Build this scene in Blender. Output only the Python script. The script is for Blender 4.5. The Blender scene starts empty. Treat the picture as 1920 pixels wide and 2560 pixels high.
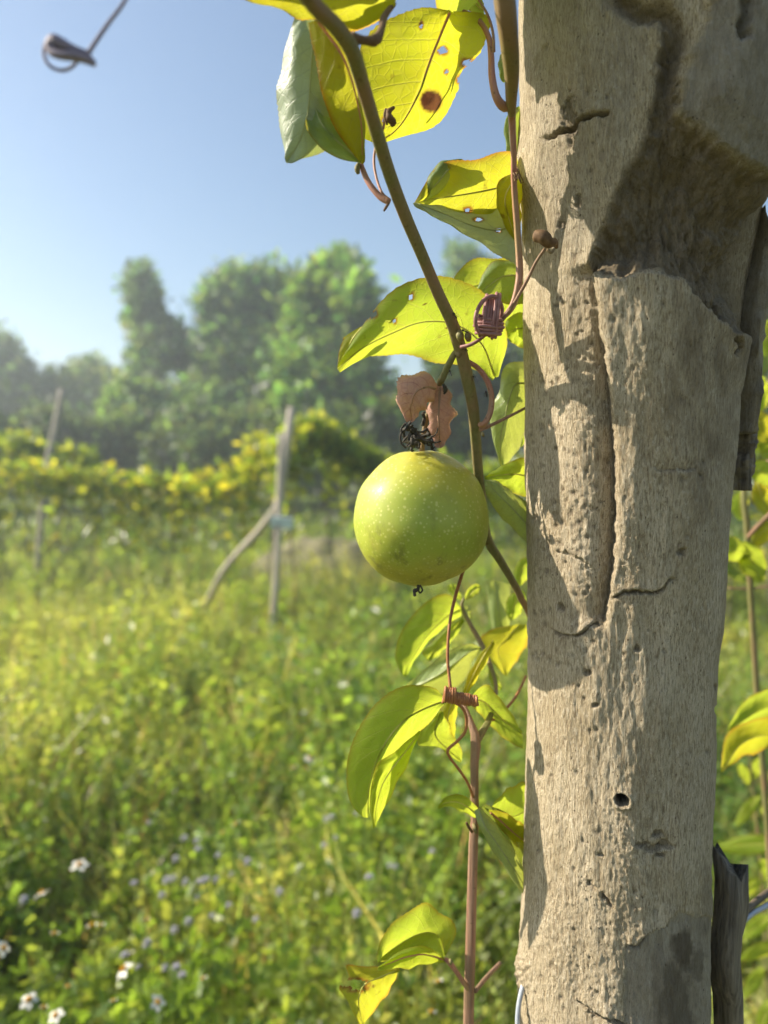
import bpy, math, random
import numpy as np
from mathutils import Vector, Matrix
random.seed(7)
rng = np.random.default_rng(7)
sc = bpy.context.scene
COL = sc.collection

# ------------------------------------------------------------------ camera, sky, sun, exposure
F = 26.0 / 36.0 * 2560.0            # focal length in photograph pixels
CAM = Vector((0.0, 0.0, 1.10))
PITCH = math.atan(100.0 / F)
cam_d = bpy.data.cameras.new('camera')
cam = bpy.data.objects.new('camera', cam_d); COL.objects.link(cam)
cam.location = CAM; cam.rotation_euler = (math.pi / 2 - PITCH, 0, 0)
cam_d.sensor_fit = 'VERTICAL'; cam_d.sensor_height = 36; cam_d.sensor_width = 27; cam_d.lens = 26
cam_d.clip_start = 0.01; cam_d.clip_end = 3000
cam_d.dof.use_dof = True; cam_d.dof.focus_distance = 0.325; cam_d.dof.aperture_fstop = 6.6
sc.camera = cam
FWD = Vector((0, math.cos(PITCH), -math.sin(PITCH))); UP = Vector((0, math.sin(PITCH), math.cos(PITCH))); RIGHT = Vector((1, 0, 0))
SUN_EL, SUN_AZ = math.radians(35), math.radians(-80)      # azimuth from +Y, clockwise positive
world = bpy.data.worlds.new('World'); sc.world = world; world.use_nodes = True
wn = world.node_tree
sky = wn.nodes.new('ShaderNodeTexSky'); sky.sky_type = 'NISHITA'; sky.sun_disc = False
sky.sun_elevation = SUN_EL; sky.sun_rotation = SUN_AZ
sky.air_density = 1.15; sky.dust_density = 0.9; sky.ozone_density = 1.6; sky.altitude = 0
bg = wn.nodes['Background']; bg.inputs['Strength'].default_value = 0.085
wn.links.new(sky.outputs[0], bg.inputs['Color'])
sun_d = bpy.data.lights.new('sun', 'SUN'); sun_d.energy = 5.0; sun_d.angle = math.radians(0.55); sun_d.color = (1.0, 0.90, 0.74)
sun = bpy.data.objects.new('sun', sun_d); COL.objects.link(sun)
SUN_DIR = Vector((math.sin(SUN_AZ) * math.cos(SUN_EL), math.cos(SUN_AZ) * math.cos(SUN_EL), math.sin(SUN_EL)))
sun.rotation_euler = SUN_DIR.to_track_quat('Z', 'Y').to_euler(); sun.location = SUN_DIR * 20
sc.view_settings.view_transform = 'Standard'; sc.view_settings.look = 'None'
sc.view_settings.exposure = 0.98; sc.view_settings.gamma = 1.0; sc.view_settings.use_curve_mapping = False
sc.render.engine = 'CYCLES'
sc.cycles.use_denoising = True
sc.cycles.use_adaptive_sampling = True; sc.cycles.adaptive_threshold = 0.025
sc.cycles.max_bounces = 6; sc.cycles.transmission_bounces = 4; sc.cycles.diffuse_bounces = 3; sc.cycles.volume_bounces = 1
sc.cycles.sample_clamp_indirect = 6.0

# ------------------------------------------------------------------ helpers
def at(px, py, d):
    """photograph pixel + real distance along the view axis -> point in the place"""
    return CAM + RIGHT * ((px - 960) / F * d) + UP * ((1280 - py) / F * d) + FWD * d
def at_np(px, py, d):
    px, py, d = np.broadcast_arrays(np.asarray(px, float), np.asarray(py, float), np.asarray(d, float))
    return (np.array(CAM) + ((px - 960) / F * d)[..., None] * np.array(RIGHT)
            + ((1280 - py) / F * d)[..., None] * np.array(UP) + d[..., None] * np.array(FWD))
def ground_at(px, d):
    p = at(px, 1280, d); return Vector((p.x, p.y, 0.0))
def catmull(P, n, per=None):
    P = np.asarray(P, float)
    if len(P) == 2:
        t = np.linspace(0, 1, n)[:, None]; return P[0] * (1 - t) + P[1] * t
    seg = np.linalg.norm(np.diff(P[:, :3], axis=0), axis=1) + 1e-9
    cum = np.concatenate([[0], np.cumsum(seg)]); cum /= cum[-1]
    u = np.linspace(0, 1, n)
    i = np.clip(np.searchsorted(cum, u, side='right') - 1, 0, len(P) - 2)
    t = ((u - cum[i]) / (cum[i + 1] - cum[i]))[:, None]
    Q = np.vstack([2 * P[0] - P[1], P, 2 * P[-1] - P[-2]])
    p0, p1, p2, p3 = Q[i], Q[i + 1], Q[i + 2], Q[i + 3]
    return 0.5 * (2 * p1 + (p2 - p0) * t + (2 * p0 - 5 * p1 + 4 * p2 - p3) * t ** 2 + (3 * p1 - p0 - 3 * p2 + p3) * t ** 3)
def sstep(a, b, x):
    t = np.clip((x - a) / (b - a), 0, 1); return t * t * (3 - 2 * t)
class VNoise:
    def __init__(s, seed): s.g = np.random.default_rng(seed).random((256, 256)) * 2 - 1
    def __call__(s, x, y):
        xi = np.floor(x).astype(int); yi = np.floor(y).astype(int)
        fx = x - xi; fy = y - yi; fx = fx * fx * (3 - 2 * fx); fy = fy * fy * (3 - 2 * fy)
        g = s.g; a = g[xi % 256, yi % 256]; b = g[(xi + 1) % 256, yi % 256]; c = g[xi % 256, (yi + 1) % 256]; d = g[(xi + 1) % 256, (yi + 1) % 256]
        return (a * (1 - fx) + b * fx) * (1 - fy) + (c * (1 - fx) + d * fx) * fy
vn = VNoise(3); vn2 = VNoise(11); vn3 = VNoise(29)
def fbm(x, y, o=4, n=vn):
    r = 0; a = 1.0
    for k in range(o):
        r = r + a * n(x * 2 ** k + 13.7 * k, y * 2 ** k + 5.1 * k); a *= 0.5
    return r
def mesh_np(name, V, T, smooth=True, col=None, uv=None):
    """triangles or quads from numpy arrays"""
    V = np.ascontiguousarray(V, np.float32); T = np.ascontiguousarray(T, np.int32)
    m = bpy.data.meshes.new(name); k = T.shape[1]
    m.vertices.add(len(V)); m.vertices.foreach_set('co', V.ravel())
    m.loops.add(T.size); m.loops.foreach_set('vertex_index', T.ravel())
    m.polygons.add(len(T)); m.polygons.foreach_set('loop_start', np.arange(0, T.size, k, dtype=np.int32))
    m.polygons.foreach_set('use_smooth', np.full(len(T), smooth))
    if col is not None:
        c = np.ones((len(V), 4), np.float32); c[:, :col.shape[1]] = col
        a = m.attributes.new('Col', 'FLOAT_COLOR', 'POINT'); a.data.foreach_set('color', c.ravel())
    if uv is not None:
        l = m.uv_layers.new(name='UVMap'); l.data.foreach_set('uv', np.ascontiguousarray(uv[T.ravel()], np.float32).ravel())
    m.update(calc_edges=True); m.validate()
    return m
def link(name, mesh, mat, parent=None, base=None):
    """one mesh object; vertices are in world space and are moved to the thing's base"""
    b = Vector(base) if base is not None else (parent.matrix_world.translation if parent is not None else Vector((0, 0, 0)))
    if base is None and parent is not None: b = Vector(parent['_base'])
    if b.length > 0: mesh.transform(Matrix.Translation(-b))
    o = bpy.data.objects.new(name, mesh); COL.objects.link(o)
    if mat is not None and not mesh.materials: mesh.materials.append(mat)
    if parent is not None:
        o.parent = parent; o['_base'] = list(b)
    else:
        o.location = b; o['_base'] = list(b)
    return o
def thing(name, base, label, cat, group=None):
    o = bpy.data.objects.new(name, None); COL.objects.link(o); o.location = base; o['_base'] = list(base)
    o.empty_display_size = 0.02
    return tag(o, label, cat, group)
def tag(o, label=None, cat=None, group=None, kind=None):
    if label: o['label'] = label
    if cat: o['category'] = cat
    if group: o['group'] = group
    if kind: o['kind'] = kind
    return o
def tube_arr(P, R, ns=8, caps=True, ribs=0.0):
    P = np.asarray(P, float); n = len(P); R = np.broadcast_to(np.asarray(R, float), (n,))
    T = np.gradient(P, axis=0); T /= np.linalg.norm(T, axis=1)[:, None] + 1e-12
    ref = np.array([0.0, 0, 1.0]) if abs(T[0][2]) < 0.9 else np.array([1.0, 0, 0])
    N = np.zeros_like(P); v = ref - T[0] * ref.dot(T[0]); v /= np.linalg.norm(v); N[0] = v
    for i in range(1, n):
        v = N[i - 1] - T[i] * N[i - 1].dot(T[i]); N[i] = v / (np.linalg.norm(v) + 1e-12)
    B = np.cross(T, N); a = np.linspace(0, 2 * math.pi, ns, endpoint=False)
    rb = (1 + ribs * np.cos(5 * a + 0.6) + ribs * 0.6 * np.cos(3 * a + 2))[None, :, None]
    V = (P[:, None] + rb * R[:, None, None] * (np.cos(a)[None, :, None] * N[:, None] + np.sin(a)[None, :, None] * B[:, None])).reshape(-1, 3)
    i = np.arange(n - 1)[:, None] * ns; j = np.arange(ns)[None]; j2 = (j + 1) % ns
    Q = np.stack([i + j, i + j2, i + ns + j2, i + ns + j], -1).reshape(-1, 4)
    tri = np.concatenate([Q[:, [0, 1, 2]], Q[:, [0, 2, 3]]])
    if caps:
        V = np.vstack([V, P[0] - T[0] * R[0] * .35, P[-1] + T[-1] * R[-1] * .35]); c0, c1 = n * ns, n * ns + 1; jj = np.arange(ns)
        tri = np.concatenate([tri, np.stack([np.full(ns, c0), (jj + 1) % ns, jj], -1), np.stack([np.full(ns, c1), (n - 1) * ns + jj, (n - 1) * ns + (jj + 1) % ns], -1)])
    return V, tri
def merge(parts):
    Vs, Ts, o = [], [], 0
    for V, T in parts:
        Vs.append(V); Ts.append(T + o); o += len(V)
    return np.vstack(Vs), np.vstack(Ts)
def px_path(pts, n):
    """pts: (px, py, depth, width_px) -> smooth world path and radii"""
    c = catmull([(p[0], p[1], p[2] * 3000, p[3]) for p in pts], n)
    d = c[:, 2] / 3000
    return at_np(c[:, 0], c[:, 1], d), np.maximum(c[:, 3], 0.5) / 2 * d / F
def px_tube(name, pts, mat, parent, n=None, ns=8, wob=0.0, joints=()):
    n = n or max(8, len(pts) * 8)
    P, R = px_path(pts, n)
    if wob: R = R * (1 + wob * fbm(np.linspace(0, n / 5, n), np.full(n, pts[0][0] * 0.37), 2))
    V, T = tube_arr(P, R, ns if name != 'stem' else 20, True, 0.055 if name == 'stem' else 0.0)
    return link(name, mesh_np(name, V, T), mat, parent)

# ------------------------------------------------------------------ materials
def new_mat(name):
    m = bpy.data.materials.new(name); m.use_nodes = True; nt = m.node_tree
    for n in list(nt.nodes): nt.nodes.remove(n)
    out = nt.nodes.new('ShaderNodeOutputMaterial'); return m, nt, out
def nd(nt, typ, ins=None, **kw):
    n = nt.nodes.new(typ)
    for k, v in kw.items(): setattr(n, k, v)
    for k, v in (ins or {}).items():
        s = n.inputs[k]
        if isinstance(v, bpy.types.NodeSocket): nt.links.new(v, s)
        else: s.default_value = v
    return n
def mth(nt, op, a, b=0.0, c=None):
    n = nt.nodes.new('ShaderNodeMath'); n.operation = op
    for i, v in enumerate((a, b) if c is None else (a, b, c)):
        if isinstance(v, bpy.types.NodeSocket): nt.links.new(v, n.inputs[i])
        else: n.inputs[i].default_value = v
    return n.outputs[0]
def mixc(nt, f, a, b, blend='MIX'):
    n = nt.nodes.new('ShaderNodeMix'); n.data_type = 'RGBA'; n.blend_type = blend
    for s, v in ((n.inputs[0], f), (n.inputs[6], a), (n.inputs[7], b)):
        if isinstance(v, bpy.types.NodeSocket): nt.links.new(v, s)
        else: s.default_value = v if not isinstance(v, tuple) or len(v) == 4 else (*v, 1)
    return n.outputs[2]
def ramp(nt, f, stops):
    n = nt.nodes.new('ShaderNodeValToRGB'); nt.links.new(f, n.inputs[0]); e = n.color_ramp.elements
    while len(e) < len(stops): e.new(0.5)
    for k, (p, c) in enumerate(stops):
        e[k].position = p; e[k].color = (c, c, c, 1) if not isinstance(c, tuple) else (*c, 1)
    return n.outputs[0]
def stretched(nt, scale):
    tc = nd(nt, 'ShaderNodeTexCoord'); mp = nd(nt, 'ShaderNodeMapping', {'Vector': tc.outputs['Object'], 'Scale': scale}); return mp.outputs[0]
def simple_mat(name, c1, c2, scale=(60, 60, 60), rough=0.6, bump=0.3, bump_d=0.0006, spec=0.3, detail=5.0, drift=None):
    m, nt, out = new_mat(name); v = stretched(nt, scale)
    nz = nd(nt, 'ShaderNodeTexNoise', {'Vector': v, 'Scale': 1.0, 'Detail': detail, 'Roughness': 0.6})
    c = mixc(nt, ramp(nt, nz.outputs[0], [(0.3, 0.0), (0.7, 1.0)]), c1, c2)
    if drift:
        n2 = nd(nt, 'ShaderNodeTexNoise', {'Vector': nd(nt, 'ShaderNodeTexCoord').outputs['Object'], 'Scale': 38.0, 'Detail': 4.0}).outputs[0]; c = mixc(nt, ramp(nt, n2, [(0.42, 0.0), (0.66, 0.75)]), c, drift)
        n3 = nd(nt, 'ShaderNodeTexNoise', {'Vector': nd(nt, 'ShaderNodeTexCoord').outputs['Object'], 'Scale': 420.0, 'Detail': 2.0}).outputs[0]; c = mixc(nt, ramp(nt, n3, [(0.66, 0.0), (0.72, 0.7)]), c, (0.10, 0.07, 0.03))
    bp = nd(nt, 'ShaderNodeBump', {'Height': nz.outputs[0], 'Strength': bump, 'Distance': bump_d})
    p = nd(nt, 'ShaderNodeBsdfPrincipled', {'Base Color': c, 'Roughness': rough, 'Specular IOR Level': spec, 'Normal': bp.outputs[0]})
    nt.links.new(p.outputs[0], out.inputs[0]); return m
def leaf_mat(name, refl, trans, tf=0.5, rough=0.42, spec=0.45, vein_n=7.0, edge=(0.45, 0.30, 0.03), vein=(0.55, 0.5, 0.12), var=(0.6, 0.45, 0.02), spots=(), veinamt=0.5, brown=0.12):
    """thin living leaf: gloss + diffuse + light coming through, veins and blotches from the leaf's own UV"""
    m, nt, out = new_mat(name)
    uv = nd(nt, 'ShaderNodeUVMap', uv_map='UVMap').outputs[0]
    sx = nd(nt, 'ShaderNodeSeparateXYZ', {0: uv}); u, v = sx.outputs[0], sx.outputs[1]
    s = mth(nt, 'ABSOLUTE', mth(nt, 'MULTIPLY_ADD', u, 2.0, -1.0))
    oi = nd(nt, 'ShaderNodeObjectInfo').outputs['Random']
    geo = nd(nt, 'ShaderNodeTexCoord').outputs['Object']
    wob = nd(nt, 'ShaderNodeTexNoise', {'Vector': geo, 'Scale': 70.0, 'Detail': 2.0}).outputs[0]
    mid = mth(nt, 'SUBTRACT', 1.0, mth(nt, 'SMOOTH_MIN', mth(nt, 'DIVIDE', s, 0.035), 1.0, 0.3))
    ph = mth(nt, 'ADD', mth(nt, 'MULTIPLY_ADD', v, vein_n, mth(nt, 'MULTIPLY', s, -1.9)), mth(nt, 'MULTIPLY', wob, 0.25))
    fr = mth(nt, 'ABSOLUTE', mth(nt, 'SUBTRACT', mth(nt, 'FRACT', ph), 0.5))
    lat = mth(nt, 'MULTIPLY', mth(nt, 'SUBTRACT', 1.0, mth(nt, 'MINIMUM', mth(nt, 'DIVIDE', fr, 0.045), 1.0)), mth(nt, 'SUBTRACT', 1.0, mth(nt, 'MULTIPLY', s, 0.6)))
    vo = nd(nt, 'ShaderNodeTexVoronoi', {'Vector': geo, 'Scale': 260.0}, feature='DISTANCE_TO_EDGE')
    net = mth(nt, 'SUBTRACT', 1.0, mth(nt, 'MINIMUM', mth(nt, 'DIVIDE', vo.outputs['Distance'], 0.10), 1.0))
    vm = mth(nt, 'MINIMUM', mth(nt, 'ADD', mth(nt, 'MAXIMUM', mid, mth(nt, 'MULTIPLY', lat, 0.8)), mth(nt, 'MULTIPLY', net, 0.28)), 1.0)
    n1 = nd(nt, 'ShaderNodeTexNoise', {'Vector': geo, 'Scale': 45.0, 'Detail': 5.0, 'Roughness': 0.65}).outputs[0]
    blot = ramp(nt, n1, [(0.42, 0.0), (0.72, 1.0)])
    edgem = mth(nt, 'MULTIPLY', mth(nt, 'POWER', s, 12.0), 0.8)
    n2 = nd(nt, 'ShaderNodeTexNoise', {'Vector': geo, 'Scale': 160.0, 'Detail': 3.0}).outputs[0]
    br = mth(nt, 'MULTIPLY', ramp(nt, n2, [(0.68, 0.0), (0.74, 1.0)]), brown * 3)
    tc = mixc(nt, mth(nt, 'MULTIPLY', blot, 0.55), trans, var)
    tc = mixc(nt, mth(nt, 'MULTIPLY', vm, veinamt), tc, vein)
    tc = mixc(nt, edgem, tc, edge); tc = mixc(nt, br, tc, (0.16, 0.09, 0.02))
    rc = mixc(nt, mth(nt, 'MULTIPLY', blot, 0.4), refl, tuple(0.6 * a + 0.4 * b * 0.5 for a, b in zip(refl, var)))
    rc = mixc(nt, mth(nt, 'MULTIPLY', vm, veinamt), rc, tuple(0.5 * a for a in vein)); rc = mixc(nt, edgem, rc, tuple(0.5 * a for a in edge)); rc = mixc(nt, br, rc, (0.10, 0.06, 0.02))
    at_ = nd(nt, 'ShaderNodeSeparateColor', {0: nd(nt, 'ShaderNodeAttribute', attribute_name='Col').outputs['Color']})      # dead tissue: hole rims (red), round spots (green)
    tc = mixc(nt, at_.outputs[0], tc, (0.30, 0.14, 0.02)); rc = mixc(nt, at_.outputs[0], rc, (0.16, 0.09, 0.03))
    tc = mixc(nt, at_.outputs[1], tc, mixc(nt, ramp(nt, n2, [(0.4, 0.0), (0.6, 1.0)]), (0.05, 0.018, 0.008), (0.12, 0.05, 0.02))); rc = mixc(nt, at_.outputs[1], rc, (0.07, 0.04, 0.025))
    hgt = mth(nt, 'ADD', mth(nt, 'MULTIPLY', vm, -1.0), mth(nt, 'MULTIPLY', n1, 0.6))
    bp = nd(nt, 'ShaderNodeBump', {'Height': hgt, 'Strength': 0.5, 'Distance': 0.0005})
    p = nd(nt, 'ShaderNodeBsdfPrincipled', {'Base Color': rc, 'Roughness': rough, 'Specular IOR Level': spec, 'Normal': bp.outputs[0]})
    t = nd(nt, 'ShaderNodeBsdfTranslucent', {'Color': tc, 'Normal': bp.outputs[0]})
    mx = nd(nt, 'ShaderNodeMixShader', {0: tf, 1: p.outputs[0], 2: t.outputs[0]})
    nt.links.new(mx.outputs[0], out.inputs[0]); return m
def veg_mat(name, rough=0.38, spec=0.5, tf=0.52, tmul=(2.4, 2.2, 1.0)):
    """small far leaves and blades: colour from the plant's own vertex colour"""
    m, nt, out = new_mat(name)
    a = nd(nt, 'ShaderNodeAttribute', attribute_name='Col').outputs['Color']
    p = nd(nt, 'ShaderNodeBsdfPrincipled', {'Base Color': a, 'Roughness': rough, 'Specular IOR Level': spec})
    t = nd(nt, 'ShaderNodeBsdfTranslucent', {'Color': mixc(nt, 1.0, a, tmul, 'MULTIPLY')})
    mx = nd(nt, 'ShaderNodeMixShader', {0: tf, 1: p.outputs[0], 2: t.outputs[0]})
    nt.links.new(mx.outputs[0], out.inputs[0]); return m
M = {}
M['leaf_bright'] = leaf_mat('leaf_bright', (0.22, 0.32, 0.03), (0.47, 0.57, 0.045), tf=0.70, rough=0.55, spec=0.3, var=(0.52, 0.50, 0.04))
M['leaf_yellow'] = leaf_mat('leaf_yellow', (0.26, 0.28, 0.025), (0.55, 0.55, 0.035), tf=0.70, rough=0.55, spec=0.3, var=(0.58, 0.44, 0.02), edge=(0.55, 0.18, 0.03), brown=0.2)
M['leaf_spot'] = leaf_mat('leaf_spot', (0.22, 0.28, 0.02), (0.55, 0.56, 0.025), tf=0.70, var=(0.56, 0.46, 0.02), rough=0.55, spec=0.3, edge=(0.5, 0.4, 0.03))
M['leaf_green'] = leaf_mat('leaf_green', (0.17, 0.25, 0.11), (0.40, 0.50, 0.06), tf=0.42, rough=0.58, spec=0.3, var=(0.40, 0.40, 0.03), veinamt=0.3)
M['leaf_pale'] = leaf_mat('leaf_pale', (0.30, 0.38, 0.15), (0.60, 0.66, 0.10), tf=0.42, rough=0.42, spec=0.55, vein=(0.25, 0.28, 0.08), var=(0.45, 0.45, 0.1), edge=(0.4, 0.4, 0.12), brown=0.03)
M['leaf_grey'] = leaf_mat('leaf_grey', (0.32, 0.385, 0.26), (0.45, 0.52, 0.12), tf=0.30, rough=0.46, spec=0.5, vein=(0.34, 0.40, 0.26), var=(0.40, 0.42, 0.16), edge=(0.4, 0.4, 0.2), brown=0.04)  # sky sheen put into the grey-green base; also serves a silvery underside
M['bract'] = leaf_mat('bract', (0.55, 0.33, 0.26), (0.55, 0.28, 0.14), tf=0.35, rough=0.6, spec=0.2, vein=(0.42, 0.10, 0.12), var=(0.40, 0.30, 0.10), edge=(0.42, 0.32, 0.12), veinamt=0.7, brown=0.3)
M['stem'] = simple_mat('vine_stem', (0.14, 0.145, 0.045), (0.22, 0.20, 0.08), (900, 900, 60), 0.55, 0.4, 0.0005, drift=(0.26, 0.15, 0.09))
M['stem_pink'] = simple_mat('vine_stem_pink', (0.36, 0.15, 0.11), (0.42, 0.22, 0.16), (800, 800, 60), 0.5, 0.4, 0.0004, drift=(0.33, 0.24, 0.10))
M['stem_brown'] = simple_mat('vine_stem_brown', (0.27, 0.13, 0.085), (0.40, 0.26, 0.17), (900, 900, 25), 0.6, 0.7, 0.0007, drift=(0.22, 0.15, 0.08))
M['tendril'] = simple_mat('tendril_red', (0.30, 0.11, 0.05), (0.40, 0.19, 0.07), (500, 500, 500), 0.42, 0.2, 0.0002)
M['tendril_mauve'] = simple_mat('tendril_mauve', (0.24, 0.10, 0.09), (0.36, 0.19, 0.17), (400, 400, 400), 0.5, 0.3, 0.0003)
M['tendril_veiled'] = simple_mat('tendril_veiled', (0.20, 0.17, 0.22), (0.26, 0.22, 0.27), (400, 400, 400), 0.6, 0.2, 0.0003)  # purple-grey lightened: glare veil put into the tendril's colour
M['dry'] = simple_mat('dry_flower', (0.025, 0.022, 0.016), (0.07, 0.06, 0.045), (500, 500, 500), 0.75, 0.5, 0.0005)
M['dry_brown'] = simple_mat('dry_brown', (0.10, 0.055, 0.025), (0.20, 0.12, 0.06), (500, 500, 500), 0.75, 0.5, 0.0005)
M['old_wood'] = simple_mat('old_wood', (0.07, 0.058, 0.045), (0.30, 0.25, 0.18), (420, 420, 26), 0.85, 0.9, 0.002)
M['stake'] = simple_mat('stake_wood', (0.36, 0.31, 0.25), (0.52, 0.47, 0.39), (60, 60, 6), 0.85, 0.6, 0.004)
M['wire'] = simple_mat('wire', (0.32, 0.36, 0.42), (0.45, 0.48, 0.52), (300, 300, 300), 0.4, 0.1, 0.0002, 0.5)
M['wire_dark'] = simple_mat('wire_dark', (0.10, 0.075, 0.05), (0.16, 0.12, 0.08), (300, 300, 300), 0.7, 0.3, 0.0004)
M['veg'] = veg_mat('meadow_leaf'); M['tree'] = veg_mat('tree_leaf', rough=0.45, tf=0.42)
M['bark_far'] = simple_mat('bark_far', (0.10, 0.08, 0.06), (0.2, 0.17, 0.13), (6, 6, 2), 0.9, 0.5, 0.02)
M['plate'] = simple_mat('tag_plate', (0.55, 0.66, 0.74), (0.62, 0.72, 0.78), (20, 20, 20), 0.5, 0.05, 0.0005)
M['petal'] = veg_mat('white_petal', tf=0.3, tmul=(1, 1, 1)); M['ant'] = simple_mat('ant_black', (0.01, 0.009, 0.008), (0.02, 0.018, 0.015), rough=0.3, spec=0.5)

# fruit skin: waxy, pale lenticels, yellower at the stalk end, faint scuffs
def fruit_mat():
    m, nt, out = new_mat('fruit_rind'); tc = nd(nt, 'ShaderNodeTexCoord').outputs['Object']
    z = nd(nt, 'ShaderNodeSeparateXYZ', {0: tc}).outputs[2]
    n1 = nd(nt, 'ShaderNodeTexNoise', {'Vector': tc, 'Scale': 40.0, 'Detail': 4.0}).outputs[0]
    n3 = nd(nt, 'ShaderNodeTexNoise', {'Vector': tc, 'Scale': 18.0, 'Detail': 2.0}).outputs[0]
    wv = nd(nt, 'ShaderNodeVectorMath', {0: tc, 1: nd(nt, 'ShaderNodeTexNoise', {'Vector': tc, 'Scale': 400.0}).outputs[1]}, operation='MULTIPLY_ADD'); wv.inputs[2].default_value = (0, 0, 0)
    vo = nd(nt, 'ShaderNodeTexVoronoi', {'Vector': tc, 'Scale': 560.0, 'Randomness': 1.0})
    rnd = nd(nt, 'ShaderNodeSeparateColor', {0: vo.outputs['Color']}).outputs[0]
    size = mth(nt, 'MULTIPLY_ADD', rnd, 0.46, 0.06)
    dots = mth(nt, 'SUBTRACT', 1.0, mth(nt, 'MINIMUM', mth(nt, 'DIVIDE', vo.outputs['Distance'], size), 1.0)); dots = mth(nt, 'MINIMUM', mth(nt, 'MULTIPLY', dots, 2.2), 1.0)
    dens = ramp(nt, mth(nt, 'ADD', n3, mth(nt, 'MULTIPLY', z, 8.0)), [(0.22, 0.30), (0.60, 1.0)])
    c = mixc(nt, ramp(nt, n1, [(0.35, 0.0), (0.65, 1.0)]), (0.32, 0.39, 0.048), (0.41, 0.44, 0.06))
    top = ramp(nt, mth(nt, 'ADD', mth(nt, 'MULTIPLY', z, 22.0), mth(nt, 'MULTIPLY', n3, 0.8)), [(0.72, 0.0), (1.12, 1.0)])
    c = mixc(nt, mth(nt, 'MULTIPLY', top, 0.75), c, (0.50, 0.42, 0.05))
    bot = ramp(nt, mth(nt, 'ADD', mth(nt, 'MULTIPLY', z, -22.0), mth(nt, 'MULTIPLY', n3, 0.8)), [(0.75, 0.0), (1.15, 1.0)])
    c = mixc(nt, mth(nt, 'MULTIPLY', bot, 0.5), c, (0.42, 0.33, 0.06))
    c = mixc(nt, mth(nt, 'MULTIPLY', dots, mth(nt, 'MULTIPLY', dens, 0.55)), c, (0.66, 0.64, 0.22))
    sc1 = nd(nt, 'ShaderNodeTexNoise', {'Vector': nd(nt, 'ShaderNodeMapping', {'Vector': tc, 'Scale': (120, 120, 50)}).outputs[0], 'Scale': 1.0, 'Detail': 6.0, 'Roughness': 0.7}).outputs[0]
    low = ramp(nt, mth(nt, 'ADD', mth(nt, 'MULTIPLY', z, -14.0), n3), [(0.45, 0.0), (0.85, 1.0)])
    c = mixc(nt, mth(nt, 'MULTIPLY', mth(nt, 'MULTIPLY', ramp(nt, sc1, [(0.55, 0.0), (0.68, 1.0)]), low), 0.65), c, (0.10, 0.10, 0.03))
    bl = nd(nt, 'ShaderNodeTexNoise', {'Vector': tc, 'Scale': 75.0, 'Detail': 6.0, 'Roughness': 0.7}).outputs[0]
    c = mixc(nt, ramp(nt, bl, [(0.52, 0.0), (0.72, 0.5)]), c, (0.24, 0.27, 0.05)); c = mixc(nt, ramp(nt, bl, [(0.30, 0.4), (0.44, 0.0)]), c, (0.52, 0.48, 0.10))
    hb = mth(nt, 'ADD', mth(nt, 'MULTIPLY', n1, 1.0), mth(nt, 'MULTIPLY', dots, 0.15))
    bp = nd(nt, 'ShaderNodeBump', {'Height': hb, 'Strength': 0.12, 'Distance': 0.0006})
    p = nd(nt, 'ShaderNodeBsdfPrincipled', {'Base Color': c, 'Roughness': 0.48, 'Specular IOR Level': 0.32, 'Coat Weight': 0.15, 'Coat Roughness': 0.10, 'Normal': bp.outputs[0], 'Subsurface Weight': 0.7, 'Subsurface Scale': 0.016})
    p.inputs['Subsurface Radius'].default_value = (1.0, 0.9, 0.2)
    nt.links.new(p.outputs[0], out.inputs[0]); return m
M['rind'] = fruit_mat()

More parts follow.
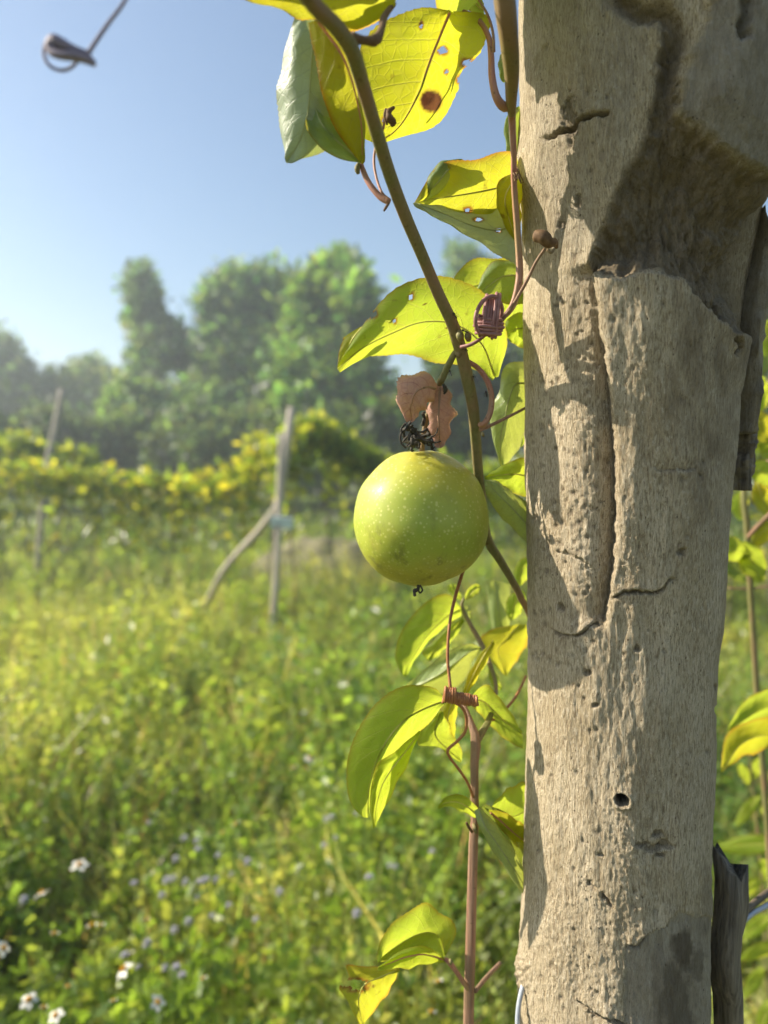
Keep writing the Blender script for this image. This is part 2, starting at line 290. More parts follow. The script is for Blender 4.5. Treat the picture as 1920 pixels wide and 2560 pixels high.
def trunk_mat():
    m, nt, out = new_mat('pale_bark'); tc = nd(nt, 'ShaderNodeTexCoord').outputs['Object']
    cs = nd(nt, 'ShaderNodeSeparateColor', {0: nd(nt, 'ShaderNodeAttribute', attribute_name='Col').outputs['Color']})
    brown, grey, dark = cs.outputs[0], cs.outputs[1], cs.outputs[2]
    def nz(scale, det=5.0, ro=0.62): return nd(nt, 'ShaderNodeTexNoise', {'Vector': nd(nt, 'ShaderNodeMapping', {'Vector': tc, 'Scale': scale}).outputs[0], 'Scale': 1.0, 'Detail': det, 'Roughness': ro}).outputs[0]
    fib = nz((1500, 1500, 210), 6.0, 0.7); fine = nz((3200, 3200, 700), 4.0, 0.7); big = nz((70, 70, 28), 5.0); mid = nz((260, 260, 90), 6.0, 0.72); flake = nz((700, 700, 260), 5.0, 0.75)
    c = mixc(nt, ramp(nt, big, [(0.32, 0.0), (0.68, 1.0)]), (0.47, 0.38, 0.245), (0.66, 0.56, 0.40))
    c = mixc(nt, ramp(nt, fib, [(0.36, 0.85), (0.54, 0.0)]), c, (0.20, 0.145, 0.08))
    c = mixc(nt, ramp(nt, flake, [(0.54, 0.0), (0.66, 0.75)]), c, (0.74, 0.65, 0.49))
    c = mixc(nt, ramp(nt, flake, [(0.30, 0.7), (0.42, 0.0)]), c, (0.19, 0.135, 0.075))
    c = mixc(nt, mth(nt, 'MULTIPLY', grey, 0.8), c, mixc(nt, ramp(nt, mid, [(0.35, 0.0), (0.65, 1.0)]), (0.20, 0.175, 0.135), (0.37, 0.335, 0.275)))
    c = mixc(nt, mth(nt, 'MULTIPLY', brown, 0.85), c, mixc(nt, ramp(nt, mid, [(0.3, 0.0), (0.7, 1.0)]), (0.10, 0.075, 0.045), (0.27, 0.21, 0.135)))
    c = mixc(nt, ramp(nt, fine, [(0.30, 0.55), (0.46, 0.0)]), c, (0.13, 0.095, 0.055))
    vo = nd(nt, 'ShaderNodeTexVoronoi', {'Vector': nd(nt, 'ShaderNodeMapping', {'Vector': tc, 'Scale': (640, 640, 420)}).outputs[0], 'Scale': 1.0})
    rnd = nd(nt, 'ShaderNodeSeparateColor', {0: vo.outputs['Color']}).outputs[0]
    pit = mth(nt, 'MULTIPLY', mth(nt, 'SUBTRACT', 1.0, mth(nt, 'MINIMUM', mth(nt, 'DIVIDE', vo.outputs['Distance'], mth(nt, 'MULTIPLY_ADD', rnd, 0.5, -0.2)), 1.0)), mth(nt, 'GREATER_THAN', rnd, 0.58))
    pit = mth(nt, 'MULTIPLY', pit, ramp(nt, big, [(0.38, 0.1), (0.60, 1.0)]))
    c = mixc(nt, mth(nt, 'MINIMUM', mth(nt, 'MULTIPLY', pit, 1.8), 0.8), c, (0.10, 0.07, 0.04))
    c = mixc(nt, dark, c, (0.05, 0.036, 0.024))
    h = mth(nt, 'ADD', mth(nt, 'ADD', mth(nt, 'MULTIPLY', fib, 1.1), mth(nt, 'MULTIPLY', fine, 0.5)), mth(nt, 'ADD', mth(nt, 'MULTIPLY', flake, 1.3), mth(nt, 'MULTIPLY', pit, -1.0)))
    bp = nd(nt, 'ShaderNodeBump', {'Height': h, 'Strength': 0.9, 'Distance': 0.0013})
    p = nd(nt, 'ShaderNodeBsdfPrincipled', {'Base Color': c, 'Roughness': 0.85, 'Specular IOR Level': 0.2, 'Normal': bp.outputs[0]})
    nt.links.new(p.outputs[0], out.inputs[0]); return m
M['bark'] = trunk_mat()
def soil_mat():
    m, nt, out = new_mat('meadow_soil'); tc = nd(nt, 'ShaderNodeTexCoord').outputs['Object']
    n1 = nd(nt, 'ShaderNodeTexNoise', {'Vector': tc, 'Scale': 1.3, 'Detail': 8.0, 'Roughness': 0.7}).outputs[0]
    n2 = nd(nt, 'ShaderNodeTexNoise', {'Vector': tc, 'Scale': 22.0, 'Detail': 5.0}).outputs[0]
    c = mixc(nt, ramp(nt, n1, [(0.35, 0.0), (0.65, 1.0)]), (0.10, 0.12, 0.03), (0.15, 0.12, 0.05))
    c = mixc(nt, ramp(nt, n2, [(0.4, 0.0), (0.7, 0.7)]), c, (0.05, 0.07, 0.015))
    p = nd(nt, 'ShaderNodeBsdfPrincipled', {'Base Color': c, 'Roughness': 0.95, 'Specular IOR Level': 0.1})
    nt.links.new(p.outputs[0], out.inputs[0]); return m
M['soil'] = soil_mat()

# ------------------------------------------------------------------ ground
def ground_h(x, y): return 0.05 * fbm(x * 0.35 + 3, y * 0.35 + 9, 3) - 0.02
def build_ground():
    r = np.concatenate([[0.0], np.geomspace(0.15, 160, 90)]); a = np.linspace(0, 2 * math.pi, 97)[:-1]
    X = (r[:, None] * np.sin(a)[None]); Y = (r[:, None] * np.cos(a)[None])
    Z = ground_h(X, Y) * (1 - sstep(20, 60, r))[:, None]
    V = np.stack([X, Y, Z], -1).reshape(-1, 3); n = 96
    i = np.arange(len(r) - 1)[:, None] * n; j = np.arange(n)[None]; j2 = (j + 1) % n
    Q = np.stack([i + j, i + n + j, i + n + j2, i + j2], -1).reshape(-1, 4)
    tag(link('ground', mesh_np('ground', V, Q), M['soil']), 'meadow soil under the grass and weeds', kind='structure')
build_ground()

# ------------------------------------------------------------------ small-leaf vegetation builders
def rand_dirs(n, up=0.3, r=rng):
    d = r.normal(size=(n, 3)); d[:, 2] = np.abs(d[:, 2]) * 0.6 + up; return d / np.linalg.norm(d, axis=1)[:, None]
def leaf_cards(P, D, L, W, r=rng, fold=0.25):
    """each leaf: two triangles folded along the midrib"""
    n = len(P); L = np.broadcast_to(L, (n,)); W = np.broadcast_to(W, (n,))
    s = np.cross(D, r.normal(size=(n, 3))); s /= np.linalg.norm(s, axis=1)[:, None] + 1e-9
    nn = np.cross(D, s)
    tip = P + D * L[:, None]; midp = P + D * (L * 0.45)[:, None] + nn * (L * 0.10)[:, None]
    a = midp + s * (W / 2)[:, None] - nn * (W * fold)[:, None]; b = midp - s * (W / 2)[:, None] - nn * (W * fold)[:, None]
    V = np.stack([P, a, tip, b], 1).reshape(-1, 3); k = np.arange(n)[:, None] * 4
    T = np.concatenate([k + np.array([[0, 1, 2]]), k + np.array([[0, 2, 3]])])
    return V, T
def blades(P, D, L, W, bend=0.35, r=rng):
    n = len(P); s = np.cross(D, r.normal(size=(n, 3))); s /= np.linalg.norm(s, axis=1)[:, None] + 1e-9
    o = np.cross(s, D); m = P + D * (L * 0.55)[:, None] + o * (L * bend * 0.25)[:, None]; t = P + D * (L * 0.95)[:, None] + o * (L * bend)[:, None]
    w = (W / 2)[:, None]
    V = np.stack([P - s * w, P + s * w, m + s * w * .8, m - s * w * .8, t], 1).reshape(-1, 3); k = np.arange(n)[:, None] * 5
    T = np.concatenate([k + np.array([[0, 1, 2]]), k + np.array([[0, 2, 3]]), k + np.array([[3, 2, 4]])])
    return V, T
def vary(base, n, hv=0.25, r=rng):
    b = np.asarray(base)[None] * (1 + r.normal(0, hv, (n, 1))); b = b * (1 + r.normal(0, 0.12, (n, 3))); return np.clip(b, 0.004, 0.9)

# ------------------------------------------------------------------ background trees
def tree(label, d, lobes, seed, col, n=22000, leaf=0.27, dj=0.35):
    n = int(n * .62)
    """trunk, limbs and a leafy crown; lobes (px, py, radius px) say where the foliage masses hang"""
    r = np.random.default_rng(seed); L = []
    for x, y, q in lobes:
        dd = d + r.normal(0, dj); p = at(x, y, dd); L.append((p.x, p.y, max(p.z, 0.3), 0.8 * q / F * dd))
    L = np.array(L); X = []
    for a in L:      # bridge neighbouring masses so that the crown hangs together
        o = np.argsort(np.linalg.norm(L[:, :3] - a[:3], axis=1))[1:3]
        for b in L[o]: X.append((a + b) / 2 * np.array([1, 1, 1, .6]) + np.append(r.normal(0, .3 * a[3], 3), 0))
    L0 = L; L = np.vstack([L, X]); g = Vector((float(np.average(L[:, 0], weights=L[:, 3])), float(L[:, 1].mean()), 0)); H = L[:, 2].max()
    t = thing('tree', g, label, 'tree', 'trees along the far side of the meadow')
    k = int(L[:, 2].argmax()); tip = L[k, :3]
    P = catmull(np.array([[g.x, g.y, -0.1], [g.x * .8 + tip[0] * .2, g.y, H * .35], [g.x * .4 + tip[0] * .6, (g.y + tip[1]) / 2, H * .7], tip]), 14)
    V, T = tube_arr(P, np.linspace(0.03 + 0.016 * H, 0.012, 14), 8); link('trunk', mesh_np('trunk', V, T), M['bark_far'], t)
    for q in L0:
        a = P[min(12, max(1, int(q[2] / H * 9)))]; m = (a + q[:3]) / 2; m[2] -= 0.1
        V, T = tube_arr(catmull(np.array([a, m, q[:3]]), 8), np.linspace(0.035, 0.008, 8), 5); link('branch', mesh_np('branch', V, T), M['bark_far'], t)
    w = L[:, 3] ** 2; w = w / w.sum(); Ps, Cs = [], []
    for q, f in zip(L, w):
        m = int(n * f); sub = max(10, int(60 * (q[3] / .6) ** 1.5)); c = r.normal(size=(sub, 3)); c /= np.linalg.norm(c, axis=1)[:, None]
        c = c * (r.random((sub, 1)) ** 0.5) * q[3] * np.array([1.25, 1.3, 1.12]) * (0.8 + 0.5 * r.random((sub, 1))); tone = np.clip(1 + r.normal(0, .45, sub), .3, 2.4); gi = r.integers(0, sub, m)
        Ps.append(c[gi] + q[:3] + r.normal(0, 0.12 + 0.16 * q[3], (m, 3))); Cs.append(tone[gi])
        for _ in range(7):      # sprigs reaching out of the mass
            e = r.normal(size=3); e[2] = abs(e[2]) * 1.3 + .1; e /= np.linalg.norm(e); k2 = max(6, m // 45); f2 = r.random(k2); Ps.append(q[:3] + e * q[3] * (.8 + 1.2 * f2)[:, None] + r.normal(0, .05 + .10 * q[3], (k2, 3)) * (1.1 - f2)[:, None]); Cs.append(np.full(k2, r.uniform(.8, 1.4)))
    p = np.vstack(Ps); cl = np.concatenate(Cs); kp = p[:, 2] > .1; p, cl = p[kp], cl[kp]; m = len(p); D = r.normal(size=(m, 3)); D /= np.linalg.norm(D, axis=1)[:, None]
    V, T = leaf_cards(p, D, leaf * (.5 + .9 * r.random(m)), leaf * .48 * (.6 + .8 * r.random(m)), r)
    link('crown', mesh_np('crown', V, T, False, np.repeat(np.clip(vary(col, m, .25, r) * cl[:, None], .004, .8), 4, 0)), M['tree'], t)
tree('hazy dark tree at the left edge of the picture', 25, [(15, 890, 48), (-50, 870, 60), (60, 965, 55), (-10, 990, 75), (100, 1000, 50), (-90, 960, 80), (30, 1080, 70)], 1, (0.10, 0.16, 0.07), 16000)
tree('low hazy tree behind the left leaning stake', 26, [(165, 960, 36), (225, 925, 30), (150, 1020, 50), (235, 1000, 52), (285, 975, 36), (200, 1075, 60), (290, 1060, 55)], 2, (0.12, 0.18, 0.08), 16000)
tree('tall thin tree with a narrow leaning top, left of the broad tree', 21, [(349, 680, 22), (354, 706, 26), (358, 735, 30), (363, 762, 32), (366, 790, 34), (376, 828, 42), (395, 880, 48), (440, 850, 36), (355, 915, 36), (478, 880, 34), (350, 965, 34), (500, 930, 40)], 3, (0.11, 0.185, 0.085), 17000)
tree('low bushy tree below the thin tall tree', 19, [(320, 1010, 50), (380, 1040, 55), (440, 1060, 60), (500, 1020, 62), (330, 1085, 60), (550, 1070, 60), (430, 1120, 55)], 4, (0.13, 0.21, 0.065), 16000)
tree('broad rounded tree in the middle of the tree line', 20, [(556, 730, 40), (612, 708, 46), (672, 715, 44), (556, 800, 56), (630, 790, 66), (700, 800, 56), (585, 880, 66), (670, 895, 70), (540, 950, 54), (620, 975, 72), (700, 990, 66), (600, 1060, 70)], 5, (0.12, 0.20, 0.075), 30000)
tree('tallest greenest tree left of the slanting vine stem', 17, [(852, 672, 36), (822, 700, 40), (888, 720, 44), (772, 715, 36), (760, 780, 52), (835, 790, 66), (905, 800, 50), (775, 870, 66), (865, 880, 76), (735, 945, 56), (815, 965, 76), (900, 965, 66), (760, 1050, 66), (850, 1060, 80)], 6, (0.13, 0.22, 0.055), 36000)
for k, (x, lab) in enumerate([(-60, 'dark shrub under the hazy tree at the left edge'), (110, 'dark shrub behind the left leaning stake'), (290, 'dark shrub between the left stake and the thin tree'), (460, 'dark shrub below the thin tall tree'), (620, 'dark shrub below the broad rounded tree'), (790, 'dark shrub below the tallest tree'), (950, 'dark shrub low behind the fruit')]):
    tree(lab, 15 + (k * 37 % 5) * .5, [(x - 50, 1120, 50), (x + 10, 1080, 56), (x + 60, 1120, 52), (x - 20, 1160, 60), (x + 80, 1165, 50)], 60 + k, (0.075, 0.12, 0.045) if k % 2 else (0.09, 0.14, 0.04), 8000, 0.22, .4)
tree('dark tree behind the green fruit', 14, [(1130, 930, 56), (1060, 1050, 62), (985, 1070, 50), (1160, 1040, 86), (930, 1100, 56), (1210, 960, 70), (1090, 1120, 70), (1000, 1150, 60), (1280, 1060, 90)], 8, (0.06, 0.10, 0.03), 24000)
tree('tree top just showing between the two upper leaf clusters', 24, [(1155, 640, 30), (1185, 700, 50), (1140, 760, 44), (1225, 780, 70), (1180, 860, 60), (1290, 860, 80)], 9, (0.10, 0.17, 0.06), 13000)
tree('leafy tree seen on the right of the pale trunk', 13, [(1905, 860, 50), (1960, 800, 80), (1880, 960, 60), (1960, 960, 90), (1900, 1060, 80), (2060, 900, 110)], 10, (0.09, 0.15, 0.045), 17000)
tree('low tree hidden mostly behind the pale trunk', 17, [(1400, 930, 90), (1520, 860, 110), (1660, 850, 120), (1780, 930, 110), (1500, 1020, 120), (1680, 1040, 120)], 12, (0.09, 0.15, 0.05), 15000)

# ------------------------------------------------------------------ trellised vines, stakes, tag, bank
def trellis(label, pts, n, leaf, cols, seed, thick=0.22):
    """vines sagging along a wire: pts (px, py_top, depth)"""
    r = np.random.default_rng(seed); q = catmull([(a, b, c * 100) for a, b, c in pts], 60)
    top = at_np(q[:, 0], q[:, 1], q[:, 2] / 100)
    b = Vector((top[30][0], top[30][1], 0)); t = thing('trellis_vine', b, label, 'vine row', 'vine rows trained along wires')
    V, T = tube_arr(top - np.array([0, 0, 0.08]), 0.008, 5); link('stem', mesh_np('stem', V, T), M['bark_far'], t)
    for k in range(2, 60, 7):
        p = top[k]; s = np.array([[p[0] + r.normal(0, .1), p[1] + r.normal(0, .1), -0.02], [p[0] + r.normal(0, .06), p[1], p[2] * .5], p - np.array([0, 0, .08])])
        V, T = tube_arr(catmull(s, 8), 0.008, 5); link('stem', mesh_np('stem', V, T), M['bark_far'], t)
    i = r.random(n) * 58; i0 = i.astype(int); f = (i - i0)[:, None]
    p = top[i0] * (1 - f) + top[i0 + 1] * f
    hang = np.abs(r.normal(0, 1, n)); dens = 0.6 + 0.5 * vn(i * 0.35, np.full(n, seed * 7.7))
    p = p + r.normal(0, thick * 0.55, (n, 3)) * np.array([0.6, 1, 0.0]); p[:, 2] += 0.05 + r.normal(0, .05, n) - hang * thick * (0.5 + 1.6 * dens ** 2)
    keep = p[:, 2] > 0.1; p = p[keep]; k = len(p)
    V, T = leaf_cards(p, rand_dirs(k, -0.1, r), leaf * (0.6 + 0.7 * r.random(k)), leaf * 0.7 * (0.6 + 0.7 * r.random(k)), r)
    ci = r.integers(0, len(cols), k); c = np.clip(np.asarray(cols)[ci] * (1 + r.normal(0, .25, (k, 1))), .004, .9)
    link('foliage', mesh_np('foliage', V, T, False, np.repeat(c, 4, 0)), M['veg'], t)
GY = [(0.26, 0.30, 0.03), (0.17, 0.25, 0.03), (0.40, 0.38, 0.03), (0.13, 0.20, 0.03), (0.34, 0.34, 0.05)]
GG = [(0.16, 0.23, 0.03), (0.12, 0.19, 0.03), (0.28, 0.30, 0.05), (0.20, 0.27, 0.04)]
trellis('yellow-green vines sagging along a wire between the stakes', [(-500, 1190, 6.4), (-100, 1180, 6.3), (250, 1195, 6.2), (420, 1215, 6.1), (560, 1200, 5.9), (640, 1130, 5.8), (700, 1110, 5.7)], 3600, 0.085, GY[:2] + GY + GY[3:], 21, 0.15)
trellis('vines climbing at the right of the upright stake', [(690, 1150, 5.4), (760, 1085, 5.6), (830, 1095, 5.8), (900, 1150, 6.0), (1020, 1180, 6.2), (1250, 1190, 6.4)], 3000, 0.10, GG + GY[:1], 22, 0.15)
trellis('vine row at the far left in front of the hazy trees', [(-500, 1120, 7.6), (-50, 1110, 7.6), (90, 1120, 7.5), (170, 1135, 7.5), (240, 1165, 7.5)], 2200, 0.10, GG, 23, 0.15)
trellis('vine row on the right behind the pale trunk', [(1300, 1160, 6.2), (1600, 1120, 5.6), (1900, 1080, 5.0), (2300, 1060, 4.6)], 2600, 0.10, GG + GY[:1], 24, 0.3)
def stake(label, pts, group='wooden stakes carrying the vines'):
    P, R = px_path(pts, 22); b = Vector(P[-1]); b.z = 0
    P[-1][2] = min(P[-1][2], -0.03)
    R = R * (1 + 0.10 * fbm(np.arange(22) * .4, np.full(22, pts[0][0]), 2)); V, T = tube_arr(P, R, 9)
    tag(link('wooden_stake', mesh_np('wooden_stake', V, T), M['stake'], None, b), label, 'stake', group)
def gpy(d): return 1180 + F * 1.12 / d
stake('bent pale stick leaning from upper right to lower left across the vine row', [(729, 1020, 4.6, 20), (714, 1140, 4.6, 21), (698, 1250, 4.62, 20), (645, 1330, 4.8, 18), (560, 1425, 5.1, 17), (490, gpy(5.35), 5.35, 16)])
stake('slim upright stake carrying the pale blue tag', [(703, 1085, 4.5, 15), (700, 1200, 4.5, 17), (692, 1400, 4.5, 15), (677, gpy(4.5), 4.5, 15)])
stake('pale leaning stake at the left in front of the hazy trees', [(156, 975, 7.2, 14), (140, 1060, 7.2, 16), (112, 1200, 7.2, 15), (90, gpy(7.2), 7.2, 15)])
def plate():
    c = at(705, 1306, 4.48); w, h, th = 0.072, 0.036, 0.004
    bmv = [(-w, -th, -h * .8), (w * .9, -th, -h * 1.25), (w, -th, h * .75), (-w * .92, -th, h * 1.15)]
    V = [Vector(p) for p in bmv] + [Vector((p[0], th, p[2])) for p in bmv]
    V = np.array([list(Matrix.Rotation(0.35, 3, 'X') @ p + c) for p in V])
    T = np.array([(0, 1, 2, 3), (7, 6, 5, 4), (0, 4, 5, 1), (1, 5, 6, 2), (2, 6, 7, 3), (3, 7, 4, 0)])
    tag(link('tag_plate', mesh_np('tag_plate', V, T, False), M['plate'], None, c), 'small pale blue plate hanging on the slim upright stake', 'tag')
plate()

# ------------------------------------------------------------------ meadow: grass, weeds, flowers
def meadow_points(n, dmin, dmax, power=1.0, r=rng, spread=0.66):
    d = dmin + (dmax - dmin) * r.random(n) ** power; x = (r.random(n) * 2 - 1) * (d * spread + 0.45); return x, d
def hgt(x, y):
    """height of the growth: lush clumps and open hollows"""
    return 0.74 + 0.55 * fbm(x * 1.5 + 31, y * 1.5 + 4, 3) + 0.75 * np.exp(-(((x + 0.42) / 0.42) ** 2 + ((y - 2.75) / 0.30) ** 2)) - 0.50 * np.exp(-(((x + 0.22) / 0.34) ** 2 + ((y - 2.1) / 0.22) ** 2))
def meadow():
    r = rng
    # blades
    n = 60000; x, y = meadow_points(n, 0.75, 12, 1.5); z = ground_h(x, y); h = np.clip(hgt(x, y), .25, 1.5)
    L = h * (0.14 + 0.36 * r.random(n) ** 1.6); D = r.normal(0, 0.32, (n, 3)); D[:, 2] = 1; D /= np.linalg.norm(D, axis=1)[:, None]
    V, T = blades(np.stack([x, y, z - .01], 1), D, L, 0.0028 + 0.0035 * r.random(n))
    tone = fbm(x * 1.3 + 50, y * 1.3, 2)[:, None]
    c = np.where(tone > 0.15, vary((0.27, 0.29, 0.10), n), vary((0.20, 0.27, 0.08), n)); dry = r.random(n) < 0.2; c[dry] = vary((0.50, 0.42, 0.25), dry.sum())
    tag(link('meadow_grass', mesh_np('meadow_grass', V, T, False, np.repeat(c, 5, 0)), M['veg']), 'thin meadow grass growing between the weeds', 'grass', kind='stuff')
    # leafy weeds
    n = 12500; x, y = meadow_points(n, 0.78, 9.5, 1.32); z = ground_h(x, y); h = np.clip(hgt(x, y), .36, 1.5) * (0.22 + 0.26 * r.random(n))
    far = y > 4.5; h[far] *= 1.1
    k = 17; f = 0.18 + 0.82 * (np.arange(k) + r.random((n, k))) / k
    lean = r.normal(0, 0.16, (n, 2))
    px = x[:, None] + lean[:, :1] * h[:, None] * f; py = y[:, None] + lean[:, 1:] * h[:, None] * f; pz = z[:, None] + h[:, None] * f
    P = np.stack([px, py, pz], -1).reshape(-1, 3); D = r.normal(size=(n * k, 3)); D[:, 2] = D[:, 2] * 0.45 + 0.35; D /= np.linalg.norm(D, axis=1)[:, None]
    size = np.repeat((0.012 + 0.022 * r.random(n) ** 1.5) * (1 + 0.9 * sstep(-.1, .5, fbm(x * 1.9 + 70, y * 1.9, 2))), k) * (1.15 - 0.6 * f.ravel()) * (0.7 + 0.6 * r.random(n * k))
    V, T = leaf_cards(P, D, size * 1.5, size * np.repeat(0.45 + 0.5 * r.random(n), k), r)
    tone = 1.3 * fbm(x * 1.5 + 9, y * 1.5 + 77, 3)
    pal = np.array([(0.13, 0.21, 0.05), (0.18, 0.27, 0.055), (0.24, 0.31, 0.07), (0.27, 0.32, 0.085), (0.28, 0.30, 0.11)])
    bush = np.exp(-(((x + 0.40) / 0.5) ** 2 + ((y - 2.7) / 0.45) ** 2)); pi = np.clip((tone * 2.2 + 2.2 + sstep(2.8, 4.2, y) * 0.4 + sstep(2.2, 1.4, y) * 1.9 - bush * 2.5 + r.normal(0, .8, n)).astype(int), 0, 4); c = np.repeat(pal[pi] * (1 + r.normal(0, .18, (n, 1))), k, 0) * (1 + r.normal(0, .12, (n * k, 1)))  # weeds near the camera coloured lighter to offset their self-shading
    tag(link('meadow_weeds', mesh_np('meadow_weeds', V, T, False, np.repeat(np.clip(c, .005, .8), 4, 0)), M['veg']), 'mass of leafy green weeds covering the meadow', 'weeds', kind='stuff')
    # their stems
    q = np.stack([x, y, z - .01], 1); D = np.stack([lean[:, 0], lean[:, 1], np.ones(n)], 1)
    V, T = blades(q, D / np.linalg.norm(D, axis=1)[:, None], h * 1.02, np.full(n, 0.0035), 0.02)
    tag(link('weed_stems', mesh_np('weed_stems', V, T, False, np.repeat(vary((0.11, 0.13, 0.04), n), 5, 0)), M['veg']), 'thin upright weed stems under the leaves', 'weeds', kind='stuff')
    # far turf
    n = 30000; y = 9 + 16 * r.random(n); x = (r.random(n) * 2 - 1) * (y * 0.62 + 1); z = ground_h(x, y)
    P = np.stack([x, y, z + 0.25 * r.random(n)], 1); V, T = leaf_cards(P, rand_dirs(n, 0.5), 0.22 * (0.5 + r.random(n)), 0.06 + 0.05 * r.random(n), r)
    tag(link('far_turf', mesh_np('far_turf', V, T, False, np.repeat(vary((0.10, 0.14, 0.03), n), 4, 0)), M['veg']), 'rough turf in front of the tree line', 'grass', kind='stuff')
meadow()
def bank():
    c = ground_at(830, 7.6); n = 40; a = np.linspace(-1, 1, n); X, Y = np.meshgrid(a, a, indexing='ij')
    Z = np.maximum(0, 1 - X ** 2 - Y ** 2) ** 0.7 * 0.45 * (1 + 0.25 * fbm(X * 3, Y * 3, 3)) - 0.05
    V = np.stack([c.x + X * 1.0, c.y + Y * 0.8, Z], -1).reshape(-1, 3); i = np.arange(n - 1)[:, None] * n + np.arange(n - 1)[None]
    Q = np.stack([i, i + n, i + n + 1, i + 1], -1).reshape(-1, 4)
    tag(link('brush_heap', mesh_np('brush_heap', V, Q), simple_mat('dry_brush', (0.15, 0.14, 0.07), (0.24, 0.22, 0.13), (25, 25, 25), 0.95, 0.8, 0.03), None, c), 'brown heap of dry brush behind the green fruit', 'heap')
bank()
def flower_meshes():
    out = {}
    def petal(L, W):
        n = 6; v = np.linspace(0, 1, n); w = W * np.sin(np.pi * np.clip(v * 0.86 + 0.10, 0, 1)) ** 0.8
        P = []
        for s in (-1, 0, 1): P.append(np.stack([v * L, s * w, 0.10 * L * np.sin(v * 2.6) - (0.12 * W if s == 0 else 0)], -1))
        V = np.stack(P, 1).reshape(-1, 3); T = []
        for i in range(n - 1):
            for j in range(2): T.append((i * 3 + j, i * 3 + 3 + j, i * 3 + 4 + j, i * 3 + 1 + j))
        m = mesh_np('petal', V, np.array(T), True, np.tile((0.82, 0.80, 0.72), (len(V), 1))); m.materials.append(M['petal']); return m
    out['petal'] = petal(0.0135, 0.0052); out['petal_short'] = petal(0.0055, 0.003)
    def disc(r, h, c, seed):
        rr = np.random.default_rng(seed); P = []; n = 46
        for i in range(n):
            q = math.sqrt((i + .5) / n); a = i * 2.39996; P.append(((q * r * math.cos(a), q * r * math.sin(a), h * (1 - q * q)), q))
        parts = []
        for p, q in P:
            e = r * 0.14; d = np.array([p[0] * 0.8, p[1] * 0.8, r]); d /= np.linalg.norm(d); p = np.array(p)
            parts.append(tube_arr(np.array([p - d * h * .8, p + d * e * 1.3]), np.array([e, e * .7]), 5))
        V, T = merge(parts); col = np.tile(c, (len(V), 1)) * (1 + rr.normal(0, .15, (len(V), 1))); m = mesh_np('disc', V, T, True, np.clip(col, 0, .9)); m.materials.append(M['petal']); return m
    out['disc'] = disc(0.0052, 0.004, (0.85, 0.50, 0.02), 1); out['disc_small'] = disc(0.004, 0.0045, (0.85, 0.55, 0.03), 2)
    rr = np.random.default_rng(5); parts = []
    for i in range(70):
        d = rr.normal(size=3); d[2] = abs(d[2]) * 0.9; d /= np.linalg.norm(d); parts.append(tube_arr(np.array([d * 0.003, d * (0.0065 + 0.002 * rr.random())]), np.array([0.0006, 0.0003]), 4, False))
    V, T = merge(parts); m = mesh_np('tuft', V, T, True, np.tile((0.82, 0.77, 0.88), (len(V), 1)) * (1 + rr.normal(0, .1, (len(V), 1)))); m.materials.append(M['petal']); out['tuft'] = m
    V, T = tube_arr(np.array([[0, 0, -.004], [0, 0, -.001], [0, 0, .003]]), np.array([.0012, .0035, .0042]), 9); m = mesh_np('calyx', V, T, True, np.tile((0.10, 0.17, 0.04), (len(V), 1))); m.materials.append(M['veg']); out['calyx'] = m
    return out
FM = flower_meshes()
def part(name, mesh, parent, loc, rot, scale=1.0):
    o = bpy.data.objects.new(name, mesh); COL.objects.link(o); o.parent = parent; o.location = loc; o.rotation_euler = rot; o.scale = (scale,) * 3; return o
def flower(kind, px, py, label, tilt=(0.3, 0.0), h=0.45, s=1.0, group=None):
    d = F * (1.10 - h) / (py - 1180); head = at(px, py, d); r = random
    base = Vector((head.x + r.uniform(-.05, .05), head.y + r.uniform(-.04, .06), 0)); base.z = float(ground_h(np.array(base.x), np.array(base.y))) - .01
    t = thing('wild_daisy' if kind != 'tuft' else 'lavender_flower', base, label, 'flower', group)
    Rm = Matrix.Rotation(tilt[0], 4, 'X') @ Matrix.Rotation(tilt[1], 4, 'Y'); ax = Rm.to_3x3() @ Vector((0, 0, 1))
    c = [base, base.lerp(head, .5) + Vector((r.uniform(-.02, .02), r.uniform(-.02, .02), 0)), head - ax * 0.04, head - ax * 0.004]
    V, T = tube_arr(catmull(c, 16), np.linspace(0.0016, 0.0009, 16) * s, 6); link('stem', mesh_np('stem', V, T, True, np.tile((0.12, 0.17, 0.05), (len(V), 1))), M['veg'], t)
    for q in (0.55, 0.75):
        p = np.array([list(base.lerp(head, q))] * 3); V, T = leaf_cards(p, rand_dirs(3, 0.5), 0.035, 0.014); link('leaf', mesh_np('leaf', V, T, False, np.tile((0.11, 0.18, 0.03), (len(V), 1))), M['veg'], t)
    loc = head - base; e = Rm.to_euler(); part('calyx', FM['calyx'], t, loc, e, s)
    if kind == 'tuft':
        part('tuft', FM['tuft'], t, loc, e, s); return
    part('disc', FM['disc' if kind == 'bloom' else 'disc_small'], t, loc + ax * .003 * s, e, s)
    n = 5 if kind == 'bloom' else 2
    for k in range(n):
        a = k * 2 * math.pi / n + r.random() * .5; droop = r.uniform(0.1, 0.6) if kind == 'bloom' else r.uniform(-0.9, -0.3)
        rot = (Rm @ Matrix.Rotation(a, 4, 'Z') @ Matrix.Translation((0.003 * s, 0, 0)) @ Matrix.Rotation(droop, 4, 'Y'))
        o = part('petal', FM['petal' if kind == 'bloom' else 'petal_short'], t, loc + rot.to_translation() + ax * .002, rot.to_euler(), s)
DG = 'white and yellow daisies in the meadow'
